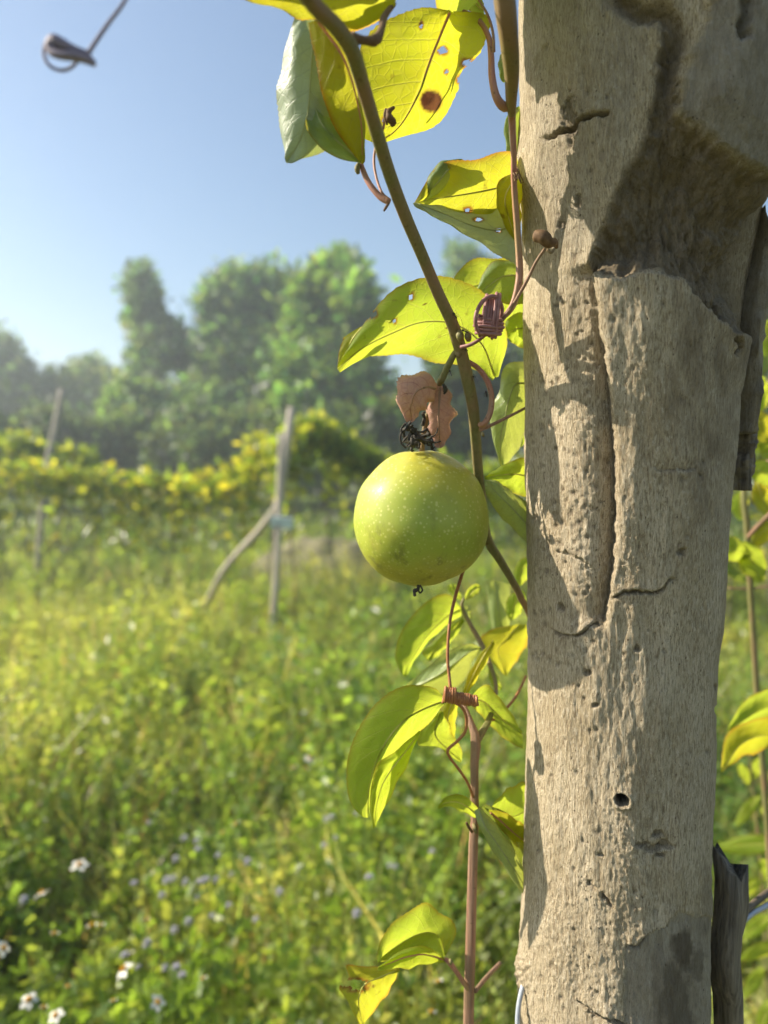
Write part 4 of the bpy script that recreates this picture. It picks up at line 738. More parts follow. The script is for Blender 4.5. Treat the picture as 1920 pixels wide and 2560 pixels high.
# vine B: the shoot climbing the lit edge of the trunk, pink cord, coil and leaves
B = thing('passion_vine', at(1285, 7000, .39), 'pink-stemmed vine climbing along the lit left edge of the trunk, with leaves', 'vine')
px_tube('stem', [(1180, -900, .27, 44), (1225, -400, .26, 48), (1250, -100, .252, 52), (1262, 0, .255, 52), (1272, 90, .264, 48), (1280, 180, .28, 38), (1279, 250, .296, 28), (1280, 285, .303, 20)], M['stem'], B, 80, 11, .03)
px_tube('stem', [(1279, 262, .299, 22), (1280, 300, .307, 18), (1284, 380, .313, 15), (1285, 460, .318, 15), (1292, 560, .322, 16), (1298, 650, .324, 17), (1297, 705, .324, 18), (1285, 755, .324, 17), (1268, 783, .324, 14), (1246, 800, .325, 11)], M['stem_pink'], B, 160, 11, .03)
px_tube('petiole', [(1278, 264, .302, 24), (1258, 266, .30, 24), (1240, 240, .299, 20), (1230, 190, .299, 18), (1228, 140, .30, 16), (1222, 95, .301, 14), (1200, 55, .303, 13), (1165, 32, .305, 12), (1125, 27, .307, 11), (1085, 36, .308, 10), (1040, 65, .310, 9), (990, 110, .312, 8), (950, 165, .313, 7), (930, 220, .314, 5)], M['stem_pink'], B, 70, 9)
px_tube('tendril', [(1235, 130, .297, 8), (1232, 80, .295, 7), (1218, 35, .292, 7), (1195, -5, .29, 6), (1180, -60, .288, 6)], M['stem_brown'], B, 24, 7)
px_tube('tendril', [(1249, 806, .323, 12), (1275, 775, .321, 10), (1297, 738, .318, 9), (1318, 700, .315, 9), (1340, 655, .312, 8), (1362, 622, .310, 8)], M['stem_brown'], B, 26, 7)
def coil(name, parent, mat, c, ax, d, loops, rx, ry, length, w, seed, wild=0.14):
    """tightly wound tendril; c centre px, ax axis direction in px, rx/ry loop radii px, length px along axis"""
    n = loops * 22; t = np.linspace(0, 1, n); r = np.random.default_rng(seed); a = t * loops * 2 * math.pi
    ax = np.array(ax, float); ax /= np.linalg.norm(ax); pe = np.array([-ax[1], ax[0]])
    k = 1 + wild * fbm(t * loops * .8 + seed, t * 0 + 1, 2); o = (t - .5) * length
    px = c[0] + ax[0] * o + pe[0] * np.cos(a) * rx * k; py = c[1] + ax[1] * o + pe[1] * np.cos(a) * rx * k; dd = d + np.sin(a) * ry * k * d / F
    P = at_np(px, py, dd); V, T = tube_arr(P, np.full(n, w / 2 * d / F), 7); return link(name, mesh_np(name, V, T), M[mat], parent)
coil('tendril', B, 'tendril_mauve', (1222, 814), (-0.12, 1), .318, 5, 33, 26, 44, 9, 3, .22)
coil('tendril', B, 'tendril_mauve', (1226, 790), (1, 0.14), .318, 5, 47, 26, 40, 9, 5, .22)
px_tube('tendril', [(1250, 800, .322, 10), (1255, 770, .318, 10), (1238, 742, .314, 11), (1212, 748, .312, 11), (1192, 780, .312, 11), (1190, 815, .313, 11), (1208, 836, .316, 10), (1240, 832, .318, 10)], M['tendril_mauve'], B, 40, 8)
coil('tendril', B, 'dry_brown', (1293, 440), (1, -.35), .314, 3, 12, 12, 20, 3.5, 6, .7)
leaf(B, 'leaf_spot', .304, [(1128, 26, -8), (1040, 20, -2), (935, 70, 2), (888, 160, 5), (880, 260, 5), (900, 335, 3), (935, 358, 0)], [(1126, 28, -9), (1098, 95, -6), (1072, 160, -7), (1048, 225, -7), (1020, 285, -5), (985, 330, -2), (938, 360, 0)], [(1130, 26, -8), (1222, 40, 0), (1206, 125, 3), (1152, 180, 2), (1143, 232, 2), (1085, 312, 2), (940, 360, 0)], seed=8, nv=80, nu=32, serr=.03, holes=[(1107, 127, 10, 8), (1116, 180, 4, 5), (1053, 64, 4, 8), (1172, 158, 16, 9), (1150, 200, 8, 8), (960, 300, 4, 7)], rib='midrib_pink', spots=[(1078, 253, 27, 27)], tx=-.45, ty=.4)
leaf(B, 'leaf_bright', .312, [(1215, 60, -4), (1120, -10, 3), (1010, -20, 5), (905, 20, 3), (885, 90, 0)], [(1210, 30, -4), (1120, -60, -3), (1020, -90), (940, -80), (890, -20)], [(1210, 10, -4), (1130, -130, 3), (1020, -180, 5), (940, -170, 3), (890, -60)], seed=9)
sv_ = Vector(SUN_DIR); su_ = sv_.cross(Vector((0, 0, 1))).normalized(); sw_ = su_.cross(sv_).normalized()  # unseen leaves added overhead, square to the sun, to shade the trunk
for k, (x, y, d, ln, wd, an) in enumerate([(1180, -95, .291, .058, .044, 20), (1040, -250, .305, .062, .050, 70), (1020, -215, .315, .060, .050, 120), (1075, -420, .311, .066, .052, 40), (1230, -330, .296, .060, .048, 80), (960, -480, .318, .066, .052, 100), (1190, -560, .305, .066, .052, 60)]):
    c = at(x, y, d); a = math.radians(an); e1 = su_ * math.cos(a) + sw_ * math.sin(a); e2 = sv_.cross(e1); L_, M_, R_ = [], [], []
    for f in np.linspace(0, 1, 7):
        w_ = wd / 2 * math.sin(math.pi * min(1, f * .9 + .06)) ** .7; m_ = c + e1 * ln * (f - .5) - sv_ * .004 * math.sin(f * 3); M_.append(m_); L_.append(m_ + e2 * w_ + sv_ * .003); R_.append(m_ - e2 * w_ + sv_ * .003)
    leaf(B, 'leaf_bright', d, L_, M_, R_, nv=30, nu=10, seed=130 + k, raw=True)
leaf(B, 'leaf_grey', .333, [(1296, 660, 0), (1240, 632, 2), (1160, 585, -2), (1085, 540, -3), (1037, 508, -1)], [(1292, 560, 5), (1240, 575, 8), (1170, 560, 7), (1100, 530, 3), (1037, 507, -1)], [(1290, 470, 8), (1235, 500, 12), (1170, 515, 12), (1100, 515, 8), (1037, 506, -1)], seed=10, holes=[(1170, 525, 7, 5), (1196, 549, 9, 4), (1246, 576, 6, 4)])
leaf(B, 'leaf_yellow', .340, [(1292, 385), (1262, 378, -2), (1200, 396, -3), (1130, 402, -3), (1085, 425, -2), (1037, 507, -7)], [(1292, 470, 3), (1245, 470, 0), (1190, 480, -2), (1130, 490, -3), (1085, 495, -3), (1037, 508, -7)], [(1292, 600, 5), (1250, 590, 5), (1190, 570, 4), (1130, 540, 2), (1085, 522), (1037, 509, -7)], seed=11, holes=[(1170, 525, 8, 6), (1196, 549, 10, 5), (1246, 576, 7, 5)])
leaf(B, 'leaf_green', .335, [(1150, 398), (1110, 402, -2), (1085, 418, -3), (1062, 462, -2), (1040, 502)], [(1152, 404), (1120, 425, -5), (1098, 452, -5), (1072, 478, -3), (1040, 503)], [(1153, 410, 2), (1132, 452, 0), (1110, 478, 0), (1082, 492, 0), (1042, 504)], seed=12, nv=30, nu=10)  # dark green flap added for the fold-over shade of the yellow leaf
leaf(B, 'leaf_yellow', .337, [(1292, 428), (1250, 452), (1240, 500), (1256, 555), (1294, 610)], [(1298, 440), (1272, 470, -4), (1262, 505, -4), (1275, 555, -3), (1295, 611)], [(1318, 440, 8), (1310, 480, 6), (1305, 510, 6), (1305, 560, 6), (1298, 612)], seed=13, nv=30, nu=10)
leaf(B, 'leaf_green', .345, [(1290, 270), (1268, 295), (1262, 340), (1272, 400), (1292, 430)], [(1300, 270), (1278, 300, -3), (1274, 340, -3), (1282, 395, -2), (1293, 431)], [(1315, 275, 8), (1300, 310, 6), (1298, 350, 6), (1300, 395, 6), (1296, 432)], seed=14, nv=26, nu=8)
leaf(B, 'leaf_green', .322, [(1262, 120, -5), (1250, 140), (1246, 170), (1256, 200)], [(1275, 120, -5), (1264, 150, -3), (1262, 180, -3), (1262, 205)], [(1290, 130), (1282, 160), (1278, 185), (1266, 206)], seed=15, nv=20, nu=6)
leaf(B, 'leaf_bright', .372, [(1310, 640), (1250, 645, -2), (1190, 645, -3), (1155, 668, -2), (1135, 700), (1150, 740, 0)], [(1310, 740), (1250, 720, -4), (1205, 710, -5), (1175, 715, -3), (1155, 725), (1150, 742, 0)], [(1310, 850, 4), (1260, 830, 2), (1215, 800, 2), (1190, 770, 2), (1170, 755), (1152, 745, 0)], seed=16)
leaf(B, 'leaf_green', .362, [(1310, 655), (1255, 650), (1215, 670), (1182, 745)], [(1312, 690), (1262, 690, -3), (1225, 712, -3), (1184, 748)], [(1314, 760), (1275, 760, 2), (1235, 750, 2), (1186, 751)], seed=17, nv=30, nu=10)
leaf(B, 'leaf_bright', .368, [(1316, 780), (1285, 785), (1262, 810), (1258, 830)], [(1316, 820), (1290, 822, -3), (1272, 832, -2), (1259, 834)], [(1316, 875), (1298, 868, 2), (1278, 855, 1), (1260, 838)], seed=18, nv=24, nu=8)
leaf(B, 'leaf_pale', .378, [(1330, 905), (1275, 908, -3), (1254, 935, -4), (1245, 985, -3), (1222, 1030, -3), (1232, 1090, -2), (1245, 1140, -1), (1252, 1168)], [(1330, 960), (1290, 960, -8), (1272, 1000, -9), (1262, 1045, -8), (1252, 1090, -6), (1252, 1130, -3), (1254, 1169)], [(1335, 1050, 4), (1318, 1060, 2), (1310, 1085, 2), (1300, 1115, 2), (1285, 1140, 1), (1265, 1160), (1256, 1170)], seed=19)
leaf(B, 'leaf_bright', .392, [(1330, 1020), (1298, 1035), (1284, 1065), (1290, 1095), (1300, 1115)], [(1335, 1060), (1310, 1065, -3), (1300, 1080, -3), (1298, 1100), (1302, 1116)], [(1340, 1120), (1325, 1110), (1315, 1108), (1308, 1112), (1304, 1118)], seed=20, nv=24, nu=8)
leaf(B, 'leaf_bright', .372, [(1320, 1140), (1280, 1152), (1245, 1170), (1213, 1192)], [(1322, 1190), (1285, 1185, -4), (1245, 1188, -3), (1213, 1193)], [(1325, 1245), (1290, 1235, 2), (1250, 1210, 2), (1214, 1195)], seed=21, nv=36, nu=12)
leaf(B, 'leaf_pale', .362, [(1325, 1262, 2), (1280, 1228, 0), (1245, 1203), (1213, 1200)], [(1325, 1320, -2), (1285, 1275, -4), (1245, 1235, -3), (1213, 1202)], [(1325, 1368, 2), (1290, 1330, 2), (1250, 1290, 2), (1218, 1240, 1)], seed=22, nv=40, nu=16, quilt=.4)

# the fruit
FD = .362; fc = at(1054, 1297, FD)
FR = thing('passion_fruit', at(1102, 955, .347), 'round yellow-green passion fruit hanging beside the trunk', 'fruit')
def build_fruit():
    R = 170 / F * FD * .985; n, m = 90, 120; th = np.linspace(0, math.pi, n)[:, None]; ph = np.linspace(0, 2 * math.pi, m, endpoint=False)[None]
    q = np.cos(th); prof = 1 + .018 * np.cos(3 * th) - .01 * q - .045 * np.exp(-(th / .16) ** 2) - 0.05 * np.exp(-((math.pi - th) / .14) ** 2)
    lump = (1 + .022 * np.cos(th) * np.sin(th) ** .5 + .012 * np.cos(ph - 2.2) * np.sin(th)) * 1 + .020 * fbm(th * 1.6 + 0 * ph, np.sin(ph) * 1.4 + 3, 2) + .010 * fbm(np.cos(ph) * 1.3 + 8, th * 1.5, 2)
    r = R * prof * lump; V = np.stack([r * np.sin(th) * np.cos(ph), r * np.sin(th) * np.sin(ph), r * q * 1.015], -1).reshape(-1, 3)
    V = V @ np.array(Matrix.Rotation(math.radians(-4), 3, 'Y')).T + np.array(fc)
    i = np.arange(n - 1)[:, None] * m; j = np.arange(m)[None]; j2 = (j + 1) % m; Q = np.stack([i + j, i + m + j, i + m + j2, i + j2], -1).reshape(-1, 4)
    me = mesh_np('rind', V, Q); o = link('rind', me, M['rind'], FR, fc); o.location = fc - Vector(FR['_base'])
    px_tube('stalk', [(1102, 950, .347, 17), (1088, 985, .352, 15), (1066, 1050, .359, 13), (1056, 1110, FD, 14), (1054, 1132, FD, 18)], M['stem'], FR, 24, 9)
    r = np.random.default_rng(4); k = 0
    for k in range(30):      # shrivelled flower filaments in a tangle round the stalk
        c = np.array([1048 + r.normal(0, 18), 1092 + r.normal(0, 14), .352 + r.normal(0, .005)]); pts = []
        dirv = r.normal(size=3); w = r.uniform(5, 15)
        for s in range(5):
            pts.append((c[0], min(c[1], 1127), c[2], w * (1 - .13 * s))); dirv = dirv * .6 + r.normal(size=3) * .8; dirv /= np.linalg.norm(dirv); c = c + dirv * np.array([13, 11, .0022])
        px_tube('dried_filament', pts, M['dry'], FR, 18, 5, .25)
    for pts in [[(1030, 1050, .345, 8), (1015, 1072, .344, 7), (1002, 1085, .343, 7), (1002, 1105, .343, 6), (1014, 1120, .344, 5)], [(1028, 1085, .344, 7), (1022, 1098, .343, 6), (1028, 1110, .343, 6), (1020, 1118, .344, 4)], [(1012, 1060, .344, 6), (1004, 1070, .343, 6), (1003, 1080, .343, 5)]]: px_tube('dried_filament', pts, M['dry'], FR, 22, 6, .2)
    for pts in [[(1046, 1463, .350, 7), (1044, 1474, .349, 9), (1036, 1478, .348, 12), (1037, 1490, .348, 9)], [(1050, 1463, .350, 6), (1056, 1475, .349, 5), (1050, 1482, .349, 5), (1046, 1476, .349, 4)]]: px_tube('dried_style', pts, M['dry'], FR, 14, 7, .25)
    leaf(FR, 'bract', .343, [(1092, 968, 4), (1064, 934, 2), (1035, 930, 2), (1000, 950, 3), (987, 990, 4), (1004, 1010, 3), (1012, 1030, 2), (1030, 1050)], [(1090, 972, 0), (1068, 968, -5), (1046, 975, -7), (1034, 990, -7), (1030, 1005, -6), (1026, 1020, -4), (1028, 1036, -2), (1030, 1050)], [(1092, 975, 4), (1086, 992, 2), (1075, 1010, 1), (1062, 1024), (1050, 1034), (1040, 1042), (1034, 1048), (1031, 1051)], seed=31, name='bract', serr=.10, ripple=2.2, bulge=2.6, rib='stem_pink')
    leaf(FR, 'bract', .351, [(1090, 970, 0), (1078, 1000, 2), (1073, 1040, 3), (1080, 1080, 3), (1098, 1113)], [(1100, 966, -3), (1098, 1005, -6), (1096, 1045, -6), (1098, 1080, -4), (1100, 1114)], [(1112, 966, 0), (1128, 990, 2), (1132, 1035, 3), (1120, 1085, 3), (1102, 1115)], seed=32, name='bract', serr=.10, ripple=2.2, bulge=2.4, rib='stem_brown')
    px_tube('dried_filament', [(1108, 960, .342, 6), (1114, 975, .341, 10), (1110, 985, .341, 5)], M['dry'], FR, 10, 6, .2)
build_fruit()

# vine C: brown shoot coming up from below with leaves and a spring tendril
CB = at(1172, 2560, .40); CB.z = 0
C = thing('passion_vine', CB, 'upright brown-pink vine shoot left of the lower trunk, bright leaves above and below', 'vine')
px_tube('stem', [(1150, 7000, .42, 24), (1160, 4500, .41, 26), (1168, 3000, .395, 28), (1171, 2560, .385, 27), (1175, 2400, .383, 26), (1179, 2250, .382, 25), (1182, 2150, .381, 24), (1184, 2085, .380, 24), (1187, 2060, .380, 22), (1186, 1960, .380, 20), (1186, 1890, .381, 22), (1190, 1852, .382, 26), (1180, 1815, .384, 16), (1160, 1765, .388, 13), (1146, 1740, .392, 10)], M['stem_brown'], C, 150, 11, .05)
px_tube('stem', [(1190, 1856, .382, 20), (1205, 1830, .386, 18), (1220, 1805, .392, 16), (1232, 1770, .402, 12), (1240, 1720, .42, 11), (1226, 1665, .43, 12), (1200, 1605, .44, 12), (1175, 1560, .445, 11), (1155, 1518, .45, 9), (1160, 1495, .45, 6)], M['stem'], C, 60, 9, .05)
px_tube('tendril', [(1315, 1690, .44, 7), (1290, 1740, .43, 7), (1262, 1775, .42, 7), (1232, 1800, .40, 7)], M['tendril'], C, 20, 7)
px_tube('tendril', [(1180, 1330, .39, 8), (1166, 1400, .38, 8), (1152, 1446, .372, 9), (1137, 1496, .366, 9), (1124, 1560, .36, 8), (1119, 1640, .356, 8), (1123, 1690, .354, 8), (1126, 1722, .352, 9)], M['tendril'], C, 50, 8)
coil('tendril', C, 'tendril', (1158, 1747), (1, .17), .352, 12, 13, 12, 66, 7, 8)
coil('tendril', C, 'tendril', (1124, 1738), (1, .12), .352, 5, 19, 17, 30, 7, 9)
px_tube('tendril', [(1188, 1754, .352, 8), (1194, 1762, .350, 8), (1192, 1752, .349, 7), (1193, 1742, .350, 6)], M['tendril'], C, 12, 7)
px_tube('tendril', [(1140, 1758, .352, 7), (1156, 1770, .353, 8), (1166, 1795, .355, 8), (1163, 1828, .358, 8), (1143, 1853, .360, 8), (1120, 1874, .362, 8), (1124, 1893, .364, 7), (1146, 1922, .368, 7), (1168, 1955, .373, 7), (1183, 1992, .378, 7)], M['tendril'], C, 60, 8)
px_tube('petiole', [(1176, 2480, .383, 13), (1158, 2455, .38, 12), (1138, 2425, .377, 12), (1122, 2404, .374, 13), (1112, 2398, .373, 9)], M['stem_pink'], C, 18, 8)
px_tube('petiole', [(1188, 2478, .384, 11), (1215, 2445, .40, 11), (1250, 2408, .43, 9)], M['stem_brown'], C, 14, 8)
px_tube('tendril', [(1180, 2080, .374, 7), (1172, 2068, .371, 8), (1166, 2056, .369, 5)], M['dry_brown'], C, 10, 6)
px_tube('bud', [(1183, 2060, .374, 8), (1188, 2072, .372, 13), (1190, 2082, .373, 8)], M['stem'], C, 9, 8)
px_tube('bud', [(1124, 2398, .370, 6), (1127, 2404, .369, 10), (1126, 2411, .369, 6)], M['stem'], C, 9, 8)
# main leaves
leaf(C, 'leaf_bright', .372, [(1112, 1748, 0), (1082, 1718, 2), (1010, 1714, 3), (945, 1755, 3), (892, 1830, 2), (868, 1905, 2), (868, 1985, 2), (890, 2030, 1), (919, 2040)], [(1112, 1750, 0), (1060, 1770, -6), (1010, 1800, -10), (968, 1850, -12), (940, 1905, -12), (926, 1955, -10), (920, 2000, -7), (918, 2030, -3), (920, 2042)], [(1110, 1756, 0), (1085, 1795, -2), (1055, 1825), (1015, 1860, 2), (975, 1895, 2), (945, 1930, 0), (930, 1975, -4), (924, 2010, -4), (921, 2044)], tx=-.42, ty=.5, seed=41, nv=72, nu=28, serr=.02)
leaf(C, 'leaf_bright', .358, [(1048, 1826, 8), (1000, 1868, 2), (950, 1905, 0), (932, 1945), (925, 2005), (932, 2068)], [(1049, 1828, 8), (1012, 1880, 2), (978, 1925, -1), (955, 1965, -2), (940, 2020, -1), (933, 2069)], [(1050, 1830, 8), (1025, 1890, 4), (1003, 1942, 3), (978, 1990, 3), (955, 2032, 2), (935, 2070)], tx=-.42, ty=.45, seed=42, nv=48, nu=16, serr=.02, bulge=.6)
leaf(C, 'leaf_bright', .385, [(1100, 1778), (1068, 1808, -2), (1046, 1838, -2), (1048, 1860, -1), (1090, 1858), (1120, 1885), (1151, 1904)], [(1102, 1778), (1090, 1808, -4), (1085, 1832, -5), (1095, 1850, -5), (1110, 1865, -4), (1130, 1884, -2), (1152, 1904)], [(1104, 1780), (1122, 1810), (1128, 1835), (1140, 1850), (1150, 1865), (1155, 1880), (1153, 1905)], seed=43, nv=40, nu=14, serr=.05)
leaf(C, 'leaf_yellow', .40, [(1140, 1735), (1112, 1752), (1100, 1790), (1110, 1820), (1130, 1850)], [(1145, 1735), (1128, 1762, -3), (1120, 1795, -4), (1124, 1825, -3), (1132, 1852)], [(1150, 1738), (1144, 1770, 2), (1140, 1800, 2), (1138, 1830, 2), (1134, 1853)], seed=44, nv=30, nu=10)
leaf(C, 'leaf_bright', .452, [(1150, 1516, 0), (1122, 1486), (1080, 1495), (1035, 1535), (1000, 1585), (988, 1635), (998, 1672), (1010, 1686)], [(1150, 1522), (1118, 1540, -7), (1085, 1570, -9), (1060, 1600, -9), (1040, 1630, -8), (1025, 1655, -6), (1014, 1675, -3), (1011, 1687)], [(1148, 1545), (1128, 1555, -3), (1100, 1575, -2), (1072, 1602, -1), (1050, 1628), (1036, 1650), (1024, 1670), (1013, 1688)], tx=-.42, seed=45)
leaf(C, 'leaf_bright', .462, [(1150, 1540), (1110, 1575), (1075, 1610), (1055, 1630), (1068, 1648)], [(1155, 1548), (1125, 1585, -3), (1098, 1612, -3), (1080, 1632, -2), (1070, 1649)], [(1160, 1555), (1145, 1580), (1122, 1612), (1098, 1638), (1072, 1650)], seed=46, nv=32, nu=10)
leaf(C, 'leaf_pale', .428, [(1010, 1718), (1035, 1695, -2), (1085, 1655, -3), (1130, 1624, -3), (1175, 1610, -2), (1202, 1618)], [(1015, 1728), (1055, 1710, -6), (1100, 1685, -9), (1140, 1655, -9), (1175, 1630, -6), (1203, 1620)], [(1060, 1745), (1110, 1735, 3), (1150, 1715, 4), (1170, 1680, 4), (1185, 1650, 2), (1204, 1622)], seed=47)
leaf(C, 'leaf_yellow', .415, [(1232, 1600), (1205, 1630), (1185, 1660), (1165, 1700), (1155, 1750)], [(1232, 1602), (1208, 1642, -3), (1190, 1675, -4), (1172, 1712, -3), (1157, 1752)], [(1233, 1605), (1218, 1650, 1), (1195, 1690, 2), (1172, 1725, 1), (1159, 1754)], seed=48, nv=32, nu=10)
leaf(C, 'leaf_bright', .392, [(1172, 1745, 0), (1195, 1725, -2), (1222, 1714, -3), (1246, 1742, -3), (1276, 1778, -3), (1305, 1832, -1)], [(1173, 1750), (1205, 1752, 2), (1232, 1775, 3), (1258, 1800, 3), (1282, 1820, 2), (1305, 1834)], [(1174, 1756, 4), (1200, 1785, 8), (1228, 1815, 10), (1255, 1842, 10), (1282, 1862, 8), (1308, 1870, 4)], seed=49)
for k, (mat, d, L_, M_, R_) in enumerate([
    ('leaf_pale', .50, [(1212, 1462), (1222, 1520), (1232, 1580), (1258, 1610)], [(1235, 1450), (1245, 1510, -5), (1252, 1570, -4), (1262, 1612)], [(1275, 1462), (1275, 1510), (1276, 1560), (1266, 1614)]),
    ('leaf_yellow', .49, [(1265, 1565), (1225, 1575), (1200, 1598), (1215, 1640), (1262, 1686)], [(1300, 1560), (1262, 1600, -4), (1245, 1625, -4), (1252, 1655, -3), (1263, 1688)], [(1330, 1560), (1318, 1610), (1300, 1640), (1282, 1665), (1265, 1689)]),
    ('leaf_bright', .47, [(1306, 1475), (1275, 1488), (1264, 1520), (1272, 1548)], [(1310, 1485), (1290, 1505, -3), (1282, 1525, -3), (1275, 1549)], [(1314, 1500), (1306, 1520), (1295, 1540), (1278, 1550)]),
    ('leaf_bright', .48, [(1162, 1498), (1168, 1475), (1188, 1460), (1203, 1466)], [(1164, 1500), (1178, 1484, -2), (1192, 1472, -2), (1203, 1467)], [(1166, 1502), (1186, 1490), (1198, 1480), (1203, 1468)]),
    ('leaf_pale', .47, [(1158, 1515), (1172, 1518), (1180, 1535), (1178, 1552)], [(1157, 1520), (1164, 1530, -2), (1170, 1542, -2), (1177, 1553)], [(1156, 1525), (1156, 1538), (1162, 1550), (1176, 1554)]),
    ('leaf_pale', .46, [(1125, 1545), (1140, 1525), (1155, 1530), (1162, 1555)], [(1122, 1552), (1140, 1542, -2), (1150, 1548, -2), (1162, 1558)], [(1128, 1556), (1140, 1556), (1150, 1560), (1160, 1560)]),
    ('leaf_bright', .50, [(1330, 1390), (1300, 1400), (1285, 1430), (1295, 1462)], [(1330, 1410), (1308, 1420, -3), (1300, 1440, -3), (1298, 1464)], [(1330, 1450), (1318, 1450), (1308, 1458), (1300, 1465)]),
    ('leaf_bright', .52, [(1120, 1462), (1122, 1480), (1135, 1492), (1152, 1498)], [(1128, 1460), (1134, 1475, -2), (1142, 1486, -2), (1153, 1498)], [(1138, 1460), (1144, 1472), (1150, 1484), (1154, 1497)]),
    ('leaf_bright', .46, [(1222, 1655), (1222, 1690), (1232, 1715), (1250, 1722)], [(1226, 1655), (1230, 1688, -2), (1238, 1708, -2), (1251, 1722)], [(1230, 1656), (1240, 1685), (1248, 1705), (1252, 1721)])]):
    leaf(C, mat, d, L_, M_, R_, nv=30, nu=10, seed=50 + k)
leaf(C, 'leaf_bright', .372, [(1200, 2042, 4), (1185, 2008, 0), (1150, 1986, -2), (1115, 1992, -2), (1096, 2014)], [(1198, 2045, 4), (1172, 2020, -4), (1145, 2006, -5), (1118, 2006, -4), (1096, 2015)], [(1190, 2045, 6), (1160, 2030, 0), (1138, 2018, 0), (1116, 2013, -1), (1097, 2017)], seed=61, nv=40, nu=12)
leaf(C, 'leaf_pale', .366, [(1190, 2026, 4), (1198, 2065, 0), (1225, 2115, -2), (1258, 2165, -2), (1290, 2215, -1), (1330, 2262)], [(1195, 2022, 2), (1212, 2065, -3), (1240, 2105, -5), (1270, 2150, -5), (1300, 2200, -3), (1332, 2262)], [(1198, 2018, 6), (1240, 2060, 4), (1270, 2105, 3), (1292, 2140, 2), (1312, 2180, 2), (1336, 2250)], seed=62, nv=48, nu=14)
leaf(C, 'leaf_green', .378, [(1195, 2016), (1215, 2070), (1250, 2130), (1290, 2180), (1330, 2230)], [(1205, 2012), (1245, 2050, 3), (1280, 2090, 3), (1305, 2130, 3), (1332, 2190)], [(1212, 2008), (1262, 2030, 4), (1300, 2060, 4), (1318, 2090, 4), (1334, 2140)], seed=63, nv=36, nu=12)
leaf(C, 'leaf_bright', .384, [(1222, 2024), (1242, 2002, -2), (1268, 1975, -2), (1300, 1958, 0), (1335, 1950, 2)], [(1224, 2026), (1255, 2035, 3), (1285, 2040, 3), (1310, 2030, 3), (1336, 2010, 3)], [(1226, 2028), (1262, 2062, 4), (1290, 2078, 5), (1315, 2075, 5), (1337, 2060, 4)], seed=64, nv=40, nu=14)
leaf(C, 'leaf_yellow', .374, [(1222, 2024), (1255, 2028, -2), (1290, 2050, -2), (1336, 2085, 0)], [(1224, 2030), (1255, 2055, 1), (1288, 2085, 2), (1336, 2120, 2)], [(1226, 2034), (1250, 2070, 3), (1285, 2110, 4), (1336, 2150, 4)], seed=65, nv=40, nu=12, rib='midrib_pink')
leaf(C, 'leaf_bright', .376, [(1116, 2386, -2), (1140, 2330, -6), (1128, 2296, -3), (1098, 2282, 0), (1062, 2258, 4), (1005, 2290, 6), (955, 2345, 4), (941, 2400, 0)], [(1114, 2388, -2), (1100, 2345, 6), (1075, 2330, 9), (1045, 2335, 10), (1015, 2350, 9), (985, 2370, 6), (960, 2388, 3), (942, 2402)], [(1112, 2396, -2), (1085, 2388, 0), (1058, 2382, 0), (1030, 2385, 0), (1005, 2392, 0), (980, 2400, 0), (960, 2404, 0), (943, 2405)], tx=-.42, seed=66, nv=60, nu=24, serr=.035)
leaf(C, 'leaf_bright', .368, [(1114, 2398, 3), (1065, 2366, 1), (1010, 2374, 0), (970, 2400, -1), (946, 2417)], [(1114, 2400, 3), (1065, 2386, -2), (1015, 2393, -4), (975, 2408, -3), (946, 2418)], [(1113, 2402, 3), (1065, 2412, 1), (1015, 2420, 0), (980, 2422, -1), (947, 2420)], seed=67, nv=40, nu=14, rib='midrib_pink')
leaf(C, 'leaf_yellow', .380, [(998, 2420, -4), (940, 2416, 0), (900, 2415, 2), (866, 2412, 2), (872, 2445, 2), (849, 2466, 2), (868, 2500, 0), (895, 2556, -2)], [(998, 2421, -4), (955, 2440, -5), (920, 2455, -6), (905, 2470, -7), (898, 2490, -7), (895, 2510, -6), (900, 2535, -4), (906, 2560, -2)], [(998, 2422, -4), (985, 2455, -1), (968, 2484, 1), (950, 2508, 2), (935, 2526, 2), (925, 2540, 1), (916, 2552), (909, 2560, -2)], tx=-.42, seed=68, nv=60, nu=22, holes=[(893, 2462, 20, 12), (868, 2458, 16, 9)])

# vine D and weed leaves on the right of the trunk
Dv = thing('passion_vine', ground_at(1930, .66), 'leafy yellow-green vine on the right edge behind the trunk', 'vine')
px_tube('stem', [(1960, 3600, .66, 14), (1930, 2300, .66, 14), (1890, 1700, .65, 15), (1868, 1330, .64, 16), (1860, 1220, .64, 14), (1890, 1080, .65, 12), (1940, 900, .66, 12), (1990, 700, .66, 10)], M['stem'], Dv, 60, 8, .05)
px_tube('stem', [(1868, 1345, .64, 10), (1895, 1315, .63, 11), (1930, 1280, .62, 11)], M['stem_brown'], Dv, 14, 8); px_tube('stem', [(1862, 1210, .64, 8), (1895, 1165, .63, 9), (1935, 1150, .62, 9)], M['stem_brown'], Dv, 14, 8)
px_tube('tendril', [(1820, 1470, .66, 5), (1870, 1472, .66, 5), (1930, 1465, .66, 5)], M['stem_brown'], Dv, 14, 6)
r = np.random.default_rng(77)
